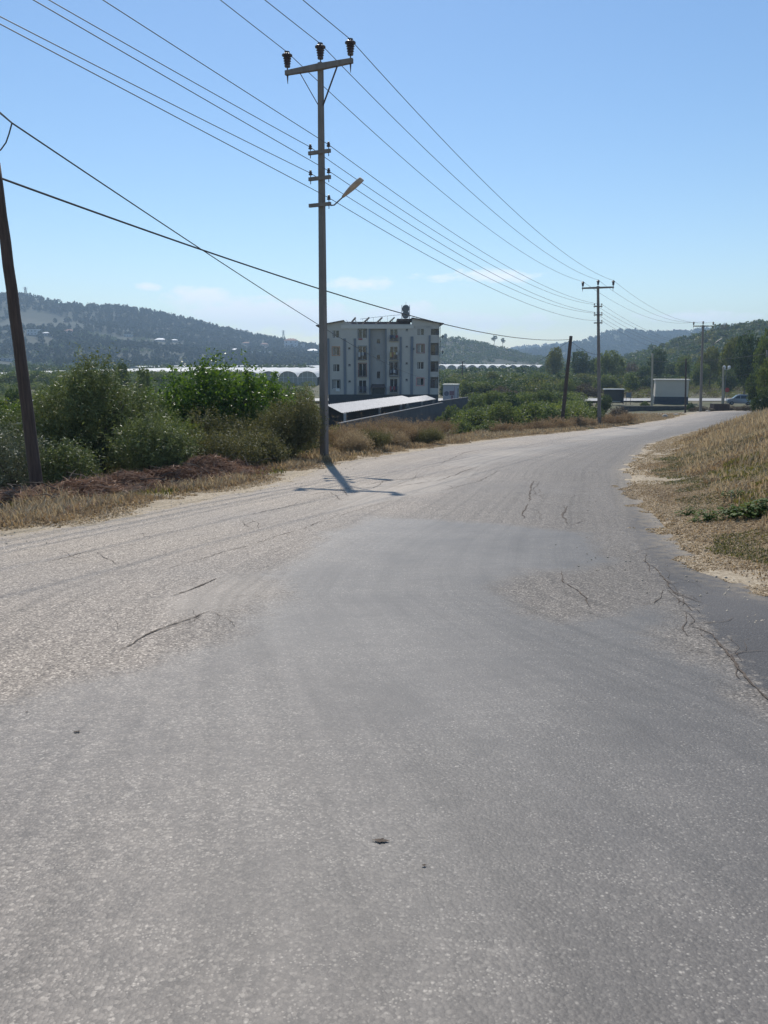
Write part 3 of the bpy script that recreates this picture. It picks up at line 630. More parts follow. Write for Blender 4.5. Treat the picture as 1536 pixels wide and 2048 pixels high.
A2, L2_ = power_pole(b2, t2, (.9, -.36), 'second concrete power pole next to the leaning wooden pole, no lamp', [z_at(613, y2, 1196), z_at(630, y2, 1196), z_at(646, y2, 1196)], arm_half=1.3, w0=.31, w1=.2, braces=False, sc=1.05)
y3 = 112.0; b3 = at(1401, 820, y3); b3.z = gz(b3.x, y3); t3 = at(1406, 650, y3)
A3, L3_ = power_pole(b3, t3, (.99, -.1), 'far concrete power pole with lamp beside the flat roofed white box building', [], arm_half=1.4, lamp=(z_at(700, y3, 1406), (.75, -.2, .55), 1.2, 1.6), w0=.34, w1=.22, braces=False)
def para(a, b, sag, n=24):
    a = Vector(a); b = Vector(b); return [a.lerp(b, i / n) - Vector((0, 0, 4 * sag * (i / n) * (1 - i / n))) for i in range(n + 1)]
# the pole the lines come from stands behind the camera; each sag is solved from where the line leaves the picture
P0 = Vector((-21.5, -22, 0))
def sag_for(A, B, u, v):
    r = ray(u, v); dx, dy = B.x - A.x, B.y - A.y
    # (A.x+dx s)/(A.y+dy s) = r.x
    s = (r[0] * A.y - A.x) / (dx - r[0] * dy); y = A.y + dy * s; z = EYE + r[2] * y
    return (A.z + (B.z - A.z) * s - z) / (4 * s * (1 - s)), s
HV = []
names = ['left', 'middle', 'right']
for i, (u, v, off) in enumerate([(441, 0, -1.05), (530, 0, 0), (606, 0, 1.05)]):
    A = A1[i]; B = Vector((P0.x + .9 * off, P0.y - .43 * off, A.z + 2.4)); sg, s = sag_for(A, B, u, v); print('hv', i, round(sg, 2), round(s, 3))
    pts = para(B, A, sg, 60)[:-1] + para(A, A2[i], 1.05, 30)[:-1] + para(A2[i], A3[i], 1.3, 24)
    tag(MB().tube(pts, .011, 5).build('power_line', WIRE), 'thin high power line carried by the %s top insulator of the tall pole' % names[i], 'power line', 'power lines strung between the poles')
txt = ['upper bracket, left end', 'upper bracket, right end', 'middle bracket, left end', 'middle bracket, right end', 'lowest bracket']
for i, (u, v, off) in enumerate([(98, 0, -.3), (206, 0, .3), (0, 33, -.3), (67, 0, .3), (0, 48, .3)]):
    A = L1_[i]; B = Vector((P0.x + .9 * off, P0.y - .43 * off, A.z + 2.2)); sg, s = sag_for(A, B, u, v); print('lv', i, round(sg, 2), round(s, 3))
    e = at(1404, [688, 686, 700, 698, 712][i], y3); e.x += [-.2, .2, -.2, .2, .2][i]
    pts = para(B, A, sg, 60)[:-1] + para(A, L2_[i], .9, 30)[:-1] + para(L2_[i], e, 1.0, 24)
    tag(MB().tube(pts, .010, 5).build('power_line', WIRE), 'thin lower power line held by the lamp pole on its %s' % txt[i], 'power line', 'power lines strung between the poles')
def wood_pole(base, top, r0, r1, label, group, m=WOODP, name='wooden_pole', cat='wooden pole', fit=None):
    o = empty(name, base, label, cat, group); H = Vector(top) - Vector(base); rng = np.random.default_rng(int(abs(base[0]) * 100)); n = 14
    pts = [H * (i / n) + Vector((rng.normal() * r0 * .025, 0, 0)) - (Vector((0, 0, .3)) if i == 0 else Vector()) for i in range(n + 1)]
    MB().tube(pts, [r0 + (r1 - r0) * i / n for i in range(n + 1)], 12).build('pole', m, o, smooth=True)
    if fit: MB().tube([H * .97 - Vector((0, r1, 0)), H * .97 - Vector((0, r1 + .12, 0))], .025, 6).build('hook', DSTEEL, o)
    return o
wb = at(76, 975, 15.2); wb.z = gz(wb.x, 15.2); wt = at(-10, 325, 15.2)
wood_pole(wb, wt, .125, .09, 'dark wooden pole leaning left among the dead brush, cut off by the picture edge', 'leaning wooden poles', fit=1)
wy = 66.0; wb2 = at(1123, 852, wy); wb2.z = gz(wb2.x, wy); wt2 = at(1142, 672, wy)
wood_pole(wb2, wt2, .17, .14, 'dark wooden pole leaning right beside the second power pole', 'leaning wooden poles', fit=1)
c0 = wt - Vector((0, .12, .25)); c1 = at(1139, 679, wy - .2)
sg, s = sag_for(c0, c1, 640, 578)
tag(MB().tube(para(c0, c1, sg, 70), .02, 6).build('telephone_cable', BLACKC), 'thick black cable sagging across the sky to the leaning wooden pole', 'cable')
# thinner cable: comes from above left, meets the wooden pole, runs down to the greenhouses
k0 = at(24, 246, 14.0); fy = 240.0; fpole_t = at(925, 722, fy); sg, s = sag_for(k0, fpole_t, 400, 497)
pts = [at(-30, 200, 9.0)] + para(k0, fpole_t, sg, 90)
mbw = MB().tube(pts, .014, 6)
mbw.tube([k0, at(18, 268, 14.2), at(12, 285, 14.4), at(2, 299, 14.7), at(-14, 312, 15)], .012, 6)
tag(mbw.build('telephone_cable', BLACKC), 'thin black cable kinked near the picture edge and crossing the thick cable', 'cable')
w5 = at(1139, 684, wy); w6 = at(1100, 770, 130)
tag(MB().tube([at(1141, 679, wy), *para(at(1141, 681, wy), b2 + (t2 - b2) * .52, .25, 10)], .013, 5).build('telephone_cable', BLACKC), 'short dark cable from the leaning wooden pole down to the second power pole', 'cable')
tag(MB().tube(para(at(1138, 682, wy), at(1010, 742, 200), 1.0, 20), .016, 5).build('telephone_cable', BLACKC), 'faint cable running from the leaning wooden pole down behind the trees', 'cable')
# little pole by the greenhouses
o = empty('utility_pole', (fpole_t.x, fy, gz(fpole_t.x, fy)), 'small distant utility pole with three short arms before the greenhouses', 'utility pole'); hgt = fpole_t.z - o.location.z
MB().tube([(0, 0, -.3), (0, 0, hgt)], [.22, .14], 8).build('pole', WOODP, o)
for k in range(3): MB().beam((-.9 + .4 * k, -.2, hgt - .3 - k * 1.0), (.9 + .3 * k, -.2, hgt - .3 - k * 1.0), .14).build('crossarm', WOODP, o)

# far poles by the main road
def px_pole(u0, v0, u1, v1, y, r, label, m, group):
    b = at(u0, v0, y); b.z = min(b.z, gz(b.x, y)); return wood_pole(b, at(u1, v1, y), r, r * .72, label, group, m, 'utility_pole', 'utility pole')
px_pole(1304, 808, 1305, 707, 128, .2, 'pale concrete utility pole left of the flat roofed box building', CONC2, 'pale utility poles near the main road')
px_pole(1445, 812, 1447, 733, 130, .2, 'pale concrete utility pole between the far power pole and the van', CONC2, 'pale utility poles near the main road')
px_pole(1371, 820, 1372, 717, 110, .13, 'slim dark pole in front of the flat roofed box building', WOODP, None)
px_pole(1533, 800, 1534, 700, 96, .12, 'slim grey pole half hidden in the trees at the picture edge', CONC, None)
for (u, v) in [(1444, 732), (1450, 732)]:
    pass
tag(MB().tube(para(at(1305, 752, 128), at(1500, 748, 120), .6, 20), .02, 5).build('telephone_cable', WIRE), 'faint cable between the two pale utility poles near the van', 'cable')
tag(MB().tube(para(at(1305, 722, 128), at(1540, 706, 110), .5, 20), .018, 5).build('telephone_cable', WIRE), 'faint cable from the top of the pale pole towards the dark trees', 'cable')

# ------------------------------------------------------------------ apartment block
Y0 = 137.0; sX = .01522
bx0 = at(656, 788, Y0).x; bz0 = at(700, 789, Y0).z
o = empty('apartment_block', (bx0, Y0, bz0), 'four storey grey apartment block with solar panels on its roof', 'apartment building', rz=R(.4))
def fx(X): return (X - 100) * sX
def fz(Yp): return (985 - Yp) * sX
WALL = plain('grey_render', (.50, .47, .43), .85, .07, .6)
WALL2 = plain('greyer_render_of_stair_bay', (.37, .355, .34), .85, .08, .6)
PIL = plain('blue_grey_painted_strip', (.17, .19, .225), .8, .1, 1)
ROOFD = plain('brown_roof_sheet', (.10, .07, .06), .7, .3, 1)
def wall_holes(mb, x0, x1, z0, z1, y, holes, thick=.22):
    xs = sorted({x0, x1, *[min(max(h[0], x0), x1) for h in holes], *[min(max(h[1], x0), x1) for h in holes]})
    zs = sorted({z0, z1, *[h[2] for h in holes], *[h[3] for h in holes]})
    for i in range(len(xs) - 1):
        for j in range(len(zs) - 1):
            cx, cz = (xs[i] + xs[i + 1]) / 2, (zs[j] + zs[j + 1]) / 2
            if any(h[0] < cx < h[1] and h[2] < cz < h[3] for h in holes): continue
            mb.poly([(xs[i], y, zs[j]), (xs[i + 1], y, zs[j]), (xs[i + 1], y, zs[j + 1]), (xs[i], y, zs[j + 1])], [(0, 1, 2, 3)])
    for h in holes:
        a, b, c, d = h; T = y + thick
        mb.poly([(a, y, c), (b, y, c), (b, T, c), (a, T, c), (a, y, d), (b, y, d), (b, T, d), (a, T, d)], [(0, 3, 2, 1)[::-1], (4, 5, 6, 7)[::-1], (0, 4, 7, 3)[::-1], (1, 2, 6, 5)[::-1]])
wins = []
for k, (a, b) in enumerate([(262, 346), (448, 540), (640, 725), (822, 916)]): wins.append(('w', 158, 238, a, b, [None, 'orange', None, 'dark'][k], 0))
for a, b in [(452, 470), (640, 658), (826, 843)]: wins.append(('v', 338, 364, a, b, None, 0))
for k, (a, b) in enumerate([(250, 350), (440, 588), (632, 778), (822, 965)]): wins.append(('d', 456, 545, a, b, ['dark', 'grey', 'red', None][k], 0))
for k, (a, b) in enumerate([(248, 376), (442, 586), (618, 766), (806, 962)]): wins.append(('d', 816, 905, a, b, [None, None, 'dark', None][k], 0))
for a, b in [(245, 264), (434, 448), (620, 638), (806, 826)]: wins.append(('v', 996, 1020, a, b, None, 0))
for k, (a, b) in enumerate([(234, 318), (418, 510), (614, 696), (798, 880)]): wins.append(('w', 1126, 1206, a, b, [None, 'red', None, 'pink'][k], 0))
for a, b in [(362, 402), (536, 586), (724, 800)]: wins.append(('v', 666, 702, a, b, None, .7))
trimc = {k: plain('window_surround_' + k, c, .7, .1) for k, c in dict(orange=(.45, .2, .09), dark=(.035, .04, .06), grey=(.09, .11, .14), red=(.22, .06, .05), pink=(.55, .2, .2)).items()}
mb = MB(); hol = [(fx(w[1]), fx(w[2]), fz(w[4]), fz(w[3])) for w in wins if w[6] == 0]
bal = [(fx(1283), fx(1372), fz(b), fz(a)) for a, b in [(215, 312), (402, 540), (608, 726), (786, 912)]]
D = 12.0
wall_holes(mb, fx(100), fx(580), 0, fz(245), 0, [h for h in hol if h[1] < fx(580)])
wall_holes(mb, fx(775), fx(1380), 0, fz(245), 0, [h for h in hol if h[0] > fx(775)] + bal, .22)
wall_holes(mb, fx(100), fx(1380), fz(245), fz(195), 0, [])
mb.poly([(fx(100), 0, 0), (fx(100), D, 0), (fx(100), D, fz(195)), (fx(100), 0, fz(195))], [(0, 3, 2, 1)])
mb.poly([(fx(1380), 0, 0), (fx(1380), D, 0), (fx(1380), D, fz(195)), (fx(1380), 0, fz(195))], [(0, 1, 2, 3)])
mb.poly([(fx(100), D, -2), (fx(1380), D, -2), (fx(1380), D, fz(195)), (fx(100), D, fz(195))], [(3, 2, 1, 0)])
for xx, sg_ in ((580, 1), (775, -1)): mb.poly([(fx(xx), 0, 0), (fx(xx), .7, 0), (fx(xx), .7, fz(245)), (fx(xx), 0, fz(245))], [(0, 1, 2, 3)])
# gable triangles
mb.poly([(fx(95), -.01, fz(196)), (fx(375), -.01, fz(196)), (fx(290), -.01, fz(155))], [(0, 1, 2)])
mb.poly([(fx(1060), -.01, fz(196)), (fx(1383), -.01, fz(196)), (fx(1383), -.01, fz(185)), (fx(1070), -.01, fz(128))], [(0, 1, 2, 3)])
mb.build('wall', WALL, o)
mb = MB(); wall_holes(mb, fx(580), fx(775), 0, fz(245), .7, [(fx(w[1]), fx(w[2]), fz(w[4]), fz(w[3])) for w in wins if w[6]])
mb.poly([(fx(580), 0, fz(245)), (fx(775), 0, fz(245)), (fx(775), .7, fz(245)), (fx(580), .7, fz(245))], [(0, 3, 2, 1)]); mb.build('stair_bay_wall', WALL2, o)
MB().box(fx(100) + .05, fx(1380) - .05, .05, D, -2.6, 0).build('basement_wall', plain('dark_basement', (.05, .055, .06), .9, .2), o)
mb = MB(); mb.box(fx(258), fx(1086), -.12, .1, fz(244), fz(204)); mb.build('parapet', plain('pale_parapet', (.57, .54, .5), .8, .06), o)
for X0, X1, Yt in [(98, 124, 352), (284, 314, 352), (402, 428, 352), (926, 950, 335), (1050, 1082, 330), (1256, 1278, 318)]:
    MB().box(fx(X0), fx(X1), -.16, .003, .02, fz(Yt)).build('pilaster', PIL, o)
MB().box(fx(580) - .1, fx(580) + .18, -.1, .6, .0, fz(240)).build('pilaster', PIL, o); MB().box(fx(770) - .1, fx(770) + .12, -.1, .6, 0, fz(240)).build('pilaster', PIL, o)
for kd, X0, X1, a, b, trim, dy in wins:
    x0, x1, z0, z1 = fx(X0), fx(X1), fz(b), fz(a); y = dy + .14
    wo = MB().box(x0, x1, y, y + .03, z0, z1).build('window', GLASS, o)
    f = MB(); t_ = .045 if kd != 'v' else .04
    f.box(x0, x0 + t_, y - .05, y - .003, z0, z1).box(x1 - t_, x1, y - .05, y - .003, z0, z1).box(x0 + t_, x1 - t_, y - .05, y - .003, z1 - t_, z1).box(x0 + t_, x1 - t_, y - .05, y - .003, z0, z0 + t_)
    if kd != 'v': f.box((x0 + x1) / 2 - .035, (x0 + x1) / 2 + .035, y - .05, y - .003, z0 + t_, z1 - t_)
    f.build('frame', WHITEP if kd != 'v' else DSTEEL, wo)
    if kd == 'w': MB().box(x0 + .1, x0 + (x1 - x0) * (.28 + .15 * ((X0 * 7 + a) % 3)) , y - .002, y - .001, z0 + .1, z1 - .1).build('curtain', plain('net_curtain', (.3, .29, .27), .9, .3, 5), wo)
    if trim:
        q = .11; g = MB(); g.box(x0 - q, x0, -.05, .0 + .02, z0 - (q if kd == 'w' else 0), z1 + q).box(x1, x1 + q, -.05, .02, z0 - (q if kd == 'w' else 0), z1 + q).box(x0, x1, -.05, .02, z1, z1 + q)
        if trim != 'dark': g.box(x0, x1, -.05, .02, z0 - q, z0)
        g.build('surround', trimc[trim], wo)
    if kd == 'v': MB().box(x0 - .05, x1 + .05, dy - .06, dy + .02, z0 - .12, z0 - .04).build('sill', PIL, wo)
LAUN = [plain('laundry_' + n_, c, .9, .2, 6) for n_, c in [('navy', (.04, .05, .09)), ('white', (.5, .5, .5)), ('yellow', (.45, .35, .14)), ('red', (.25, .05, .06)), ('grey', (.16, .17, .19)), ('rust', (.3, .12, .05))]]
lr = np.random.default_rng(5)
for col, (X0, X1) in enumerate([(448, 552), (808, 912)]):
    for k, (a, b) in enumerate([(300 + 18 * col, 352 + 24 * col), (510, 588), (706, 778), (892, 965)]):
        if col == 0 and k == 0: continue
        x0, x1, z0, z1 = fx(X0), fx(X1), fz(b), fz(a); g = MB(); dpt = .5
        g.box(x0, x1, -dpt, 0, z0 - .06, z0).box(x0, x1, -dpt, -dpt + .04, z1 - .04, z1)
        q = x0
        while q < x1: g.box(q, q + .025, -dpt, -dpt + .025, z0, z1 - .04); q += .13
        for xx in (x0, x1 - .04): g.box(xx, xx + .04, -dpt + .04, 0, z1 - .04, z1)
        bo = g.build('balcony_railing', DSTEEL, o)
        if k in (0, 1, 3) or col == 1:
            q = x0 + .1
            for j in range(4):
                w = .18 + .2 * lr.random(); hh_ = .35 + .5 * lr.random()
                if q + w > x1: break
                MB().box(q, q + w, -dpt - .05, -dpt - .015, max(z1 - hh_, z0 - .1), z1 + .03).build('laundry', LAUN[[[0, 1, 4, 4], [1, 4, 1, 0], [0, 4, 4, 0], [4, 0, 4, 0]][k][j] if col == 0 else [[0, 0, 4, 3], [2, 5, 2, 1], [4, 0, 1, 0], [3, 4, 3, 0]][k][j]], bo); q += w + .05
MB().box(fx(455), fx(500), -.06, -.02, fz(368), fz(350)).build('laundry', LAUN[3], o)
for k, (a, b, pb) in enumerate([(215, 312, 398), (402, 540, 606), (608, 726, 784), (786, 912, 970)]):       # recessed corner balconies
    x0, x1 = fx(1283), fx(1372); g = MB().box(x0, x1, 1.2, 1.3, fz(b), fz(a)).box(x0, x1, .22, 1.2, fz(b) - .12, fz(b)); bo = g.build('balcony', WALL2, o)
    MB().box(x0 + .15, x0 + .85, 1.14, 1.19, fz(b) + .02, fz(a) - .3).build('balcony_door', GLASS, bo)
    g = MB().box(x0, x1, .02, .06, fz(b) + .55, fz(b) + .6)
    for j in range(9): g.box(x0 + j * .15, x0 + j * .15 + .025, .02, .06, fz(b), fz(b) + .55)
    g.build('railing', DSTEEL, bo)
g = MB()                                                                                     # entrance canopy and dark door
g.poly([(fx(595), -.6, fz(905)), (fx(765), -.6, fz(905)), (fx(752), .75, fz(866)), (fx(612), .75, fz(866)), (fx(595), -.6, fz(912)), (fx(765), -.6, fz(912)), (fx(752), .75, fz(874)), (fx(612), .75, fz(874))],
       [(0, 1, 2, 3), (7, 6, 5, 4), (0, 4, 5, 1), (1, 5, 6, 2), (3, 2, 6, 7), (0, 3, 7, 4)]); g.build('canopy', ROOFD, o)
MB().box(fx(612), fx(752), .55, .68, .0, fz(885)).build('entrance_door', plain('dark_entrance', (.02, .025, .03), .5, .2), o)
MB().box(fx(195), fx(235), -.4, -.02, fz(948), fz(922)).tube([(fx(206), -.42, fz(935)), (fx(206), -.4, fz(935))], .14, 12).build('air_conditioner', WHITEP, o)
# roof
g = MB()
def slab(P, th=.16): g.poly([Vector(p) for p in P] + [Vector(p) - Vector((0, 0, th)) for p in P], [(0, 1, 2, 3), (7, 6, 5, 4), (0, 4, 5, 1), (1, 5, 6, 2), (2, 6, 7, 3), (3, 7, 4, 0)])
slab([(fx(-25), -.5, fz(205)), (fx(292), -.5, fz(148)), (fx(292), D + .5, fz(148)), (fx(-25), D + .5, fz(205))])
slab([(fx(1062), -.5, fz(120)), (fx(1428), -.5, fz(183)), (fx(1428), D + .5, fz(183)), (fx(1062), D + .5, fz(120))])
g.box(fx(292), fx(1062), 5, D, fz(206), fz(150)); g.box(fx(900), fx(1062), 2.5, D, fz(150) + .002, fz(124))
g.build('roof', ROOFD, o)
MB().box(fx(292), fx(1062), .1, 5, fz(206), fz(202)).build('terrace', WALL2, o)
MB().beam((fx(1388), -.3, 0), (fx(1388), -.3, fz(196)), .07).build('drainpipe', DSTEEL, o)
for X0 in (360, 500, 650, 790):
    so = MB().beam((fx(X0), 2.2, fz(182)), (fx(X0 + 62 + (18 if X0 > 400 else 0)), 2.2, fz(112)), 1.9, .2, up=(0, 0, 1)).build('solar_panel', plain('solar_collector', (.16, .115, .10), .35, .2), o)
    MB().beam((fx(X0 + 58), 1.5, fz(202)), (fx(X0 + 58), 1.5, fz(125)), .05).beam((fx(X0 + 58), 3, fz(202)), (fx(X0 + 58), 3, fz(125)), .05).build('stand', STEEL, so)
MB().box(fx(292), fx(1062), 4.9, 4.98, fz(206), fz(176)).build('back_parapet', WALL2, o)
for X0, X1 in ((382, 312), (448, 425)):
    MB().beam((fx(X0), 1.0, fz(204)), (fx(X1), 1.0, fz(142)), .12, .06).build('mast', WHITEP, o)
tk = MB()
for zc in (fz(12), fz(78)): tk.tube([(fx(1000), 2.0, zc), (fx(1000), 2.1, zc), (fx(1000), 3.5, zc), (fx(1000), 3.6, zc)], [.52, .64, .64, .52], 24)
to = tk.build('water_tank', plain('grey_tank', (.13, .15, .16), .5, .15), o, smooth=False)
fr = MB()
for X in (955, 1045): fr.beam((fx(X), 1.9, fz(140)), (fx(X), 1.9, fz(-30)), .05).beam((fx(X), 3.7, fz(140)), (fx(X), 3.7, fz(-30)), .05)
for zz in (44, 118): fr.beam((fx(955), 1.9, fz(zz)), (fx(1045), 1.9, fz(zz)), .05).beam((fx(955), 1.9, fz(zz)), (fx(955), 3.7, fz(zz)), .05).beam((fx(1045), 1.9, fz(zz)), (fx(1045), 3.7, fz(zz)), .05)
fr.build('tank_frame', STEEL, to); MB().beam((fx(1000), 1.85, fz(130)), (fx(1000), 1.85, fz(-60)), .05).build('mast', STEEL, to)
rl = MB().tube([(fx(470), 4.4, fz(122)), (fx(620), 4.4, fz(104)), (fx(790), 4.4, fz(86)), (fx(950), 4.4, fz(72))], .03, 5)
for X, Yp in ((500, 120), (625, 104), (710, 96), (790, 86)): rl.tube([(fx(X), 4.4, fz(Yp)), (fx(X), 4.4, fz(200))], .02, 5)
rl.build('roof_rail', STEEL, o)
def dish(x, z, rr_): 
    g = MB(); g.tube([(x, -.3, z), (x + .25, -.42, z)], .03, 6); g.tube([(x + .25, -.4, z), (x + .3, -.42, z), (x + .38, -.47, z)], [.05, rr_ * .7, rr_], 16, caps=False); return g.build('satellite_dish', STEEL, o)
dish(fx(1392), fz(330), .3); dish(fx(1392), fz(505), .3); dish(fx(1065), fz(470) , .2)

# ------------------------------------------------------------------ corrugated shed, boundary wall, kiosk
CORR = plain('weathered_corrugated_sheet', (.42, .405, .385), .6, .22, 2.5)
o = empty('open_shed', (0, 84, -5.7), 'long open shed with pale corrugated roof in front of the apartment block', 'shed')
def corr(P00, P10, P01, P11, n, amp=.035):
    P00, P10, P01, P11 = map(Vector, (P00, P10, P01, P11)); V = []; Fq = []; m = n * 6
    for i in range(m + 1):
        q = i / m; a = P00.lerp(P10, q); b = P01.lerp(P11, q); dz = amp * math.sin(q * n * 2 * math.pi)
        V += [a + Vector((0, 0, dz)), b + Vector((0, 0, dz)), a + Vector((0, 0, dz - .012)), b + Vector((0, 0, dz - .012))]
    for i in range(m): k = i * 4; Fq += [(k, k + 4, k + 5, k + 1), (k + 2, k + 3, k + 7, k + 6), (k, k + 2, k + 6, k + 4), (k + 1, k + 5, k + 7, k + 3)]
    b = MB(); b.poly([v - Vector((0, 84, -5.7)) for v in V], Fq); return b
f0 = at(684, 826, 70); f1 = at(872, 798, 98); k0_ = at(652, 809.5, 76); k1_ = at(805, 791.3, 97)
fm = f0.lerp(f1, .80)
corr(f0, fm, k0_, k1_, 46).build('roof', CORR, o)
corr(fm + Vector((0, 0, -.02)), f1, at(818, 795, 95), at(852.5, 790.5, 103), 14).build('roof', CORR, o)
for q in (0, .3, .52, .6, .78, .99):
    p_ = f0.lerp(f1, q) + Vector((.25 if q < .9 else -.2, .3, 0)); MB().box(p_.x - .12, p_.x + .12, p_.y - 84 - .12, p_.y - 84 + .12, -.4, p_.z + 5.7 - .06).build('post', plain('whitewashed_post', (.33, .34, .35), .8, .15) if q < .1 else STEEL, o)
for q in (0, .33, .66, 1): 
    p_ = k0_.lerp(k1_, q) + Vector((.2, -.3, 0)); MB().box(p_.x - .1, p_.x + .1, p_.y - 84 - .1, p_.y - 84 + .1, -.4, p_.z + 5.7 - .06).build('post', STEEL, o)
kk = [k0_ + Vector((.3, -.5, -.2)), k1_ + Vector((.3, -.5, -.2))]
MB().poly([q - Vector((0, 84, -5.7)) for q in kk] + [Vector((q.x, q.y - 84, -.3)) for q in kk[::-1]], [(0, 1, 2, 3)]).build('back_wall', plain('shed_dark_wall', (.07, .075, .085), .9, .2), o)
o = empty('boundary_wall', (0, 84, -5.7), 'long grey concrete boundary wall running below the corrugated shed', 'wall')
w0_, w1_, w2_ = at(680, 848, 62), at(886, 806, 100), at(936, 795, 113)
BW = plain('grey_wall_blocks', (.085, .085, .09), .9, .2, .8, bmp=.02)
for a, b in ((w0_, w1_), (w1_ + Vector((0, 0, .25)), w2_)):
    A = Vector((a.x, a.y - 84, 0)); B = Vector((b.x, b.y - 84, 0)); n_ = Vector((-(B - A).y, (B - A).x, 0)).normalized() * .22
    P = [A, B, B + n_, A + n_]; zt = [a.z + 5.7, b.z + 5.7, b.z + 5.7, a.z + 5.7]
    MB().poly([q - Vector((0, 0, .8)) for q in P] + [q + Vector((0, 0, z)) for q, z in zip(P, zt)], [(0, 1, 5, 4), (1, 2, 6, 5), (2, 3, 7, 6), (3, 0, 4, 7), (4, 5, 6, 7)]).build('wall_panel', BW, o)
    MB().beam(A + n_ * .5 + Vector((0, 0, a.z + 5.7 + .05)), B + n_ * .5 + Vector((0, 0, b.z + 5.7 + .05)), .3, .07).build('coping', plain('wall_coping', (.16, .16, .16), .9, .1), o)
o = empty('kiosk', (at(900, 800, 119).x, 119, -5.7), 'small kiosk with printed front and pale flat roof right of the apartment block', 'kiosk', rz=R(-12))
zt = at(900, 770, 119).z + 5.7
MB().box(-1.1, 1.1, 0, 2.2, 0, zt).build('body', plain('kiosk_panel', (.38, .38, .42), .7, .12, 3), o)
MB().box(-1.2, 1.2, -.12, 2.3, zt + .003, zt + .13).build('roof', plain('kiosk_roof', (.7, .69, .6), .6, .1), o)
pr = plain('kiosk_print_red', (.2, .12, .15), .7, .4, 6); pb = plain('kiosk_print_dark', (.12, .13, .18), .7, .4, 6)
g = MB(); g.tube([(-.55, -.01, zt - 1.3), (-.55, -.02, zt - 1.3)], .38, 20); g.build('dark_round_print', pb, o)
MB().box(-.1, .6, -.02, -.004, zt - 1.55, zt - .9).box(.15, .45, -.022, -.004, zt - 2.6, zt - 1.6).box(.62, .68, -.022, -.004, .3, zt - .2).build('red_print', pr, o)
MB().box(1.103, 1.12, .4, 1.4, .2, zt - .5).build('door', DSTEEL, o)
# ------------------------------------------------------------------ greenhouses
POLYT = plain('greenhouse_film', (.5, .485, .45), .5, .12, .05)
ENDM = plain('greenhouse_end_film', (.30, .30, .27), .6, .2, .12)
def greenhouse(x0, n, span, y0, length, hw, hr, label, group='multi span greenhouses in the valley', gz_=-5.8, yaw=0, step=0):
    o = empty('greenhouse', (x0, y0, gz_), label, 'greenhouse', group, rz=yaw); K = 8
    r = MB(); e = MB(); f = MB()
    for i in range(n):
        yo = step * i; pr_ = []
        for k in range(K + 1):
            q = k / K; x = i * span + span * q; z = hw + (hr - hw) * (1 - abs(2 * q - 1) ** 2) ** .6; pr_.append((x, z))
        pts = [(x, yo - .4, z) for x, z in pr_] + [(x, yo + length, z) for x, z in pr_]
        r.poly(pts, [(k, k + 1, K + 2 + k, K + 1 + k) for k in range(K)])
        e.poly([(i * span, yo, 0), (i * span + span, yo, 0)] + [(x, yo, z) for x, z in pr_[::-1]], [tuple(range(K + 3))])
        for q in (.25, .5, .75): f.beam((i * span + span * q, yo - .06, 0), (i * span + span * q, yo - .06, hw + (hr - hw) * (1 - abs(2 * q - 1) ** 2) ** .6), .09)
        f.beam((i * span, yo - .06, hw), (i * span + span, yo - .06, hw), .09)
        f.beam((i * span, yo - .1, 0), (i * span, yo - .1, hw), .14)
    r.build('roof', POLYT, o); e.build('end_wall', ENDM, o); f.build('frame', WHITEP, o); return o
greenhouse(-118, 15, 6.4, 262, 200, 2.6, 4.6, 'wide greenhouse range with pale roofs behind the leafy tree and tall lamp pole', step=-.3)
greenhouse(at(868, 740, 450).x, 11, 5.6, 430, 170, 3.6, 6.1, 'greenhouse range with rounded gables right of the apartment block')
greenhouse(-150, 5, 7, 225, 60, 2.2, 3.8, 'low greenhouse behind the leaning wooden pole at the picture edge', yaw=.1)
greenhouse(-170, 14, 9, 520, 160, 2.5, 5.0, 'farther greenhouse range seen above the trees left of the lamp pole')

# ------------------------------------------------------------------ things by the main road
o = empty('utility_building', (at(1345, 803, 142).x, 142, -5.7), 'flat roofed cream box building with dark plinth behind the far power pole', 'building', rz=R(-14))
MB().box(-3.1, 2.6, 0, 3.4, 1.15, 4.1).build('wall', plain('cream_render', (.56, .50, .42), .85, .05, .5), o)
MB().box(-3.16, 2.66, -.06, 3.46, -.4, 1.147).build('plinth', plain('dark_blue_plinth', (.05, .06, .075), .85, .2), o)
MB().box(-3.3, 2.8, -.2, 3.6, 4.103, 4.3).build('roof', plain('pale_roof_edge', (.6, .57, .5), .7, .1), o)
MB().box(-3.7, -3.35, .1, .5, -.1, 1.6).build('meter_cabinet', WHITEP, o)
o = empty('bus_shelter', (at(1228, 800, 138).x, 138, -5.7), 'dark bus shelter with thin pale roof behind the second power pole', 'shelter', rz=R(-6))
h_ = at(1228, 778, 138).z + 5.7
MB().box(-1.8, 1.8, 0, 1.5, h_ - .12, h_).build('roof', WHITEP, o); MB().box(-1.6, 1.7, 1.35, 1.42, .2, h_ - .13).box(1.62, 1.7, .1, 1.35, .2, h_ - .13).build('panel', plain('dark_shelter_glass', (.03, .04, .05), .3, .2), o)
for x in (-1.65, 1.65): MB().box(x - .05, x + .05, .05, .15, 0, h_ - .12).build('post', DSTEEL, o)
MB().box(-1.3, 1.3, .9, 1.25, .42, .48).build('bench', WHITEP, o)
o = empty('notice_board', (at(1257, 800, 140).x, 140, -5.7), 'small grey notice board on two posts right of the bus shelter', 'sign board')
MB().box(-.45, .45, 0, .05, 1.1, 2.0).build('panel', plain('grey_blue_board', (.16, .18, .21), .6, .1), o)
for x in (-.4, .4): MB().box(x - .03, x + .03, .053, .11, -.2, 1.9).build('post', DSTEEL, o)
o = empty('stop_sign', (at(1452.5, 800, 140).x, 140, -5.7), 'red octagonal road sign beside the pale utility pole', 'road sign')
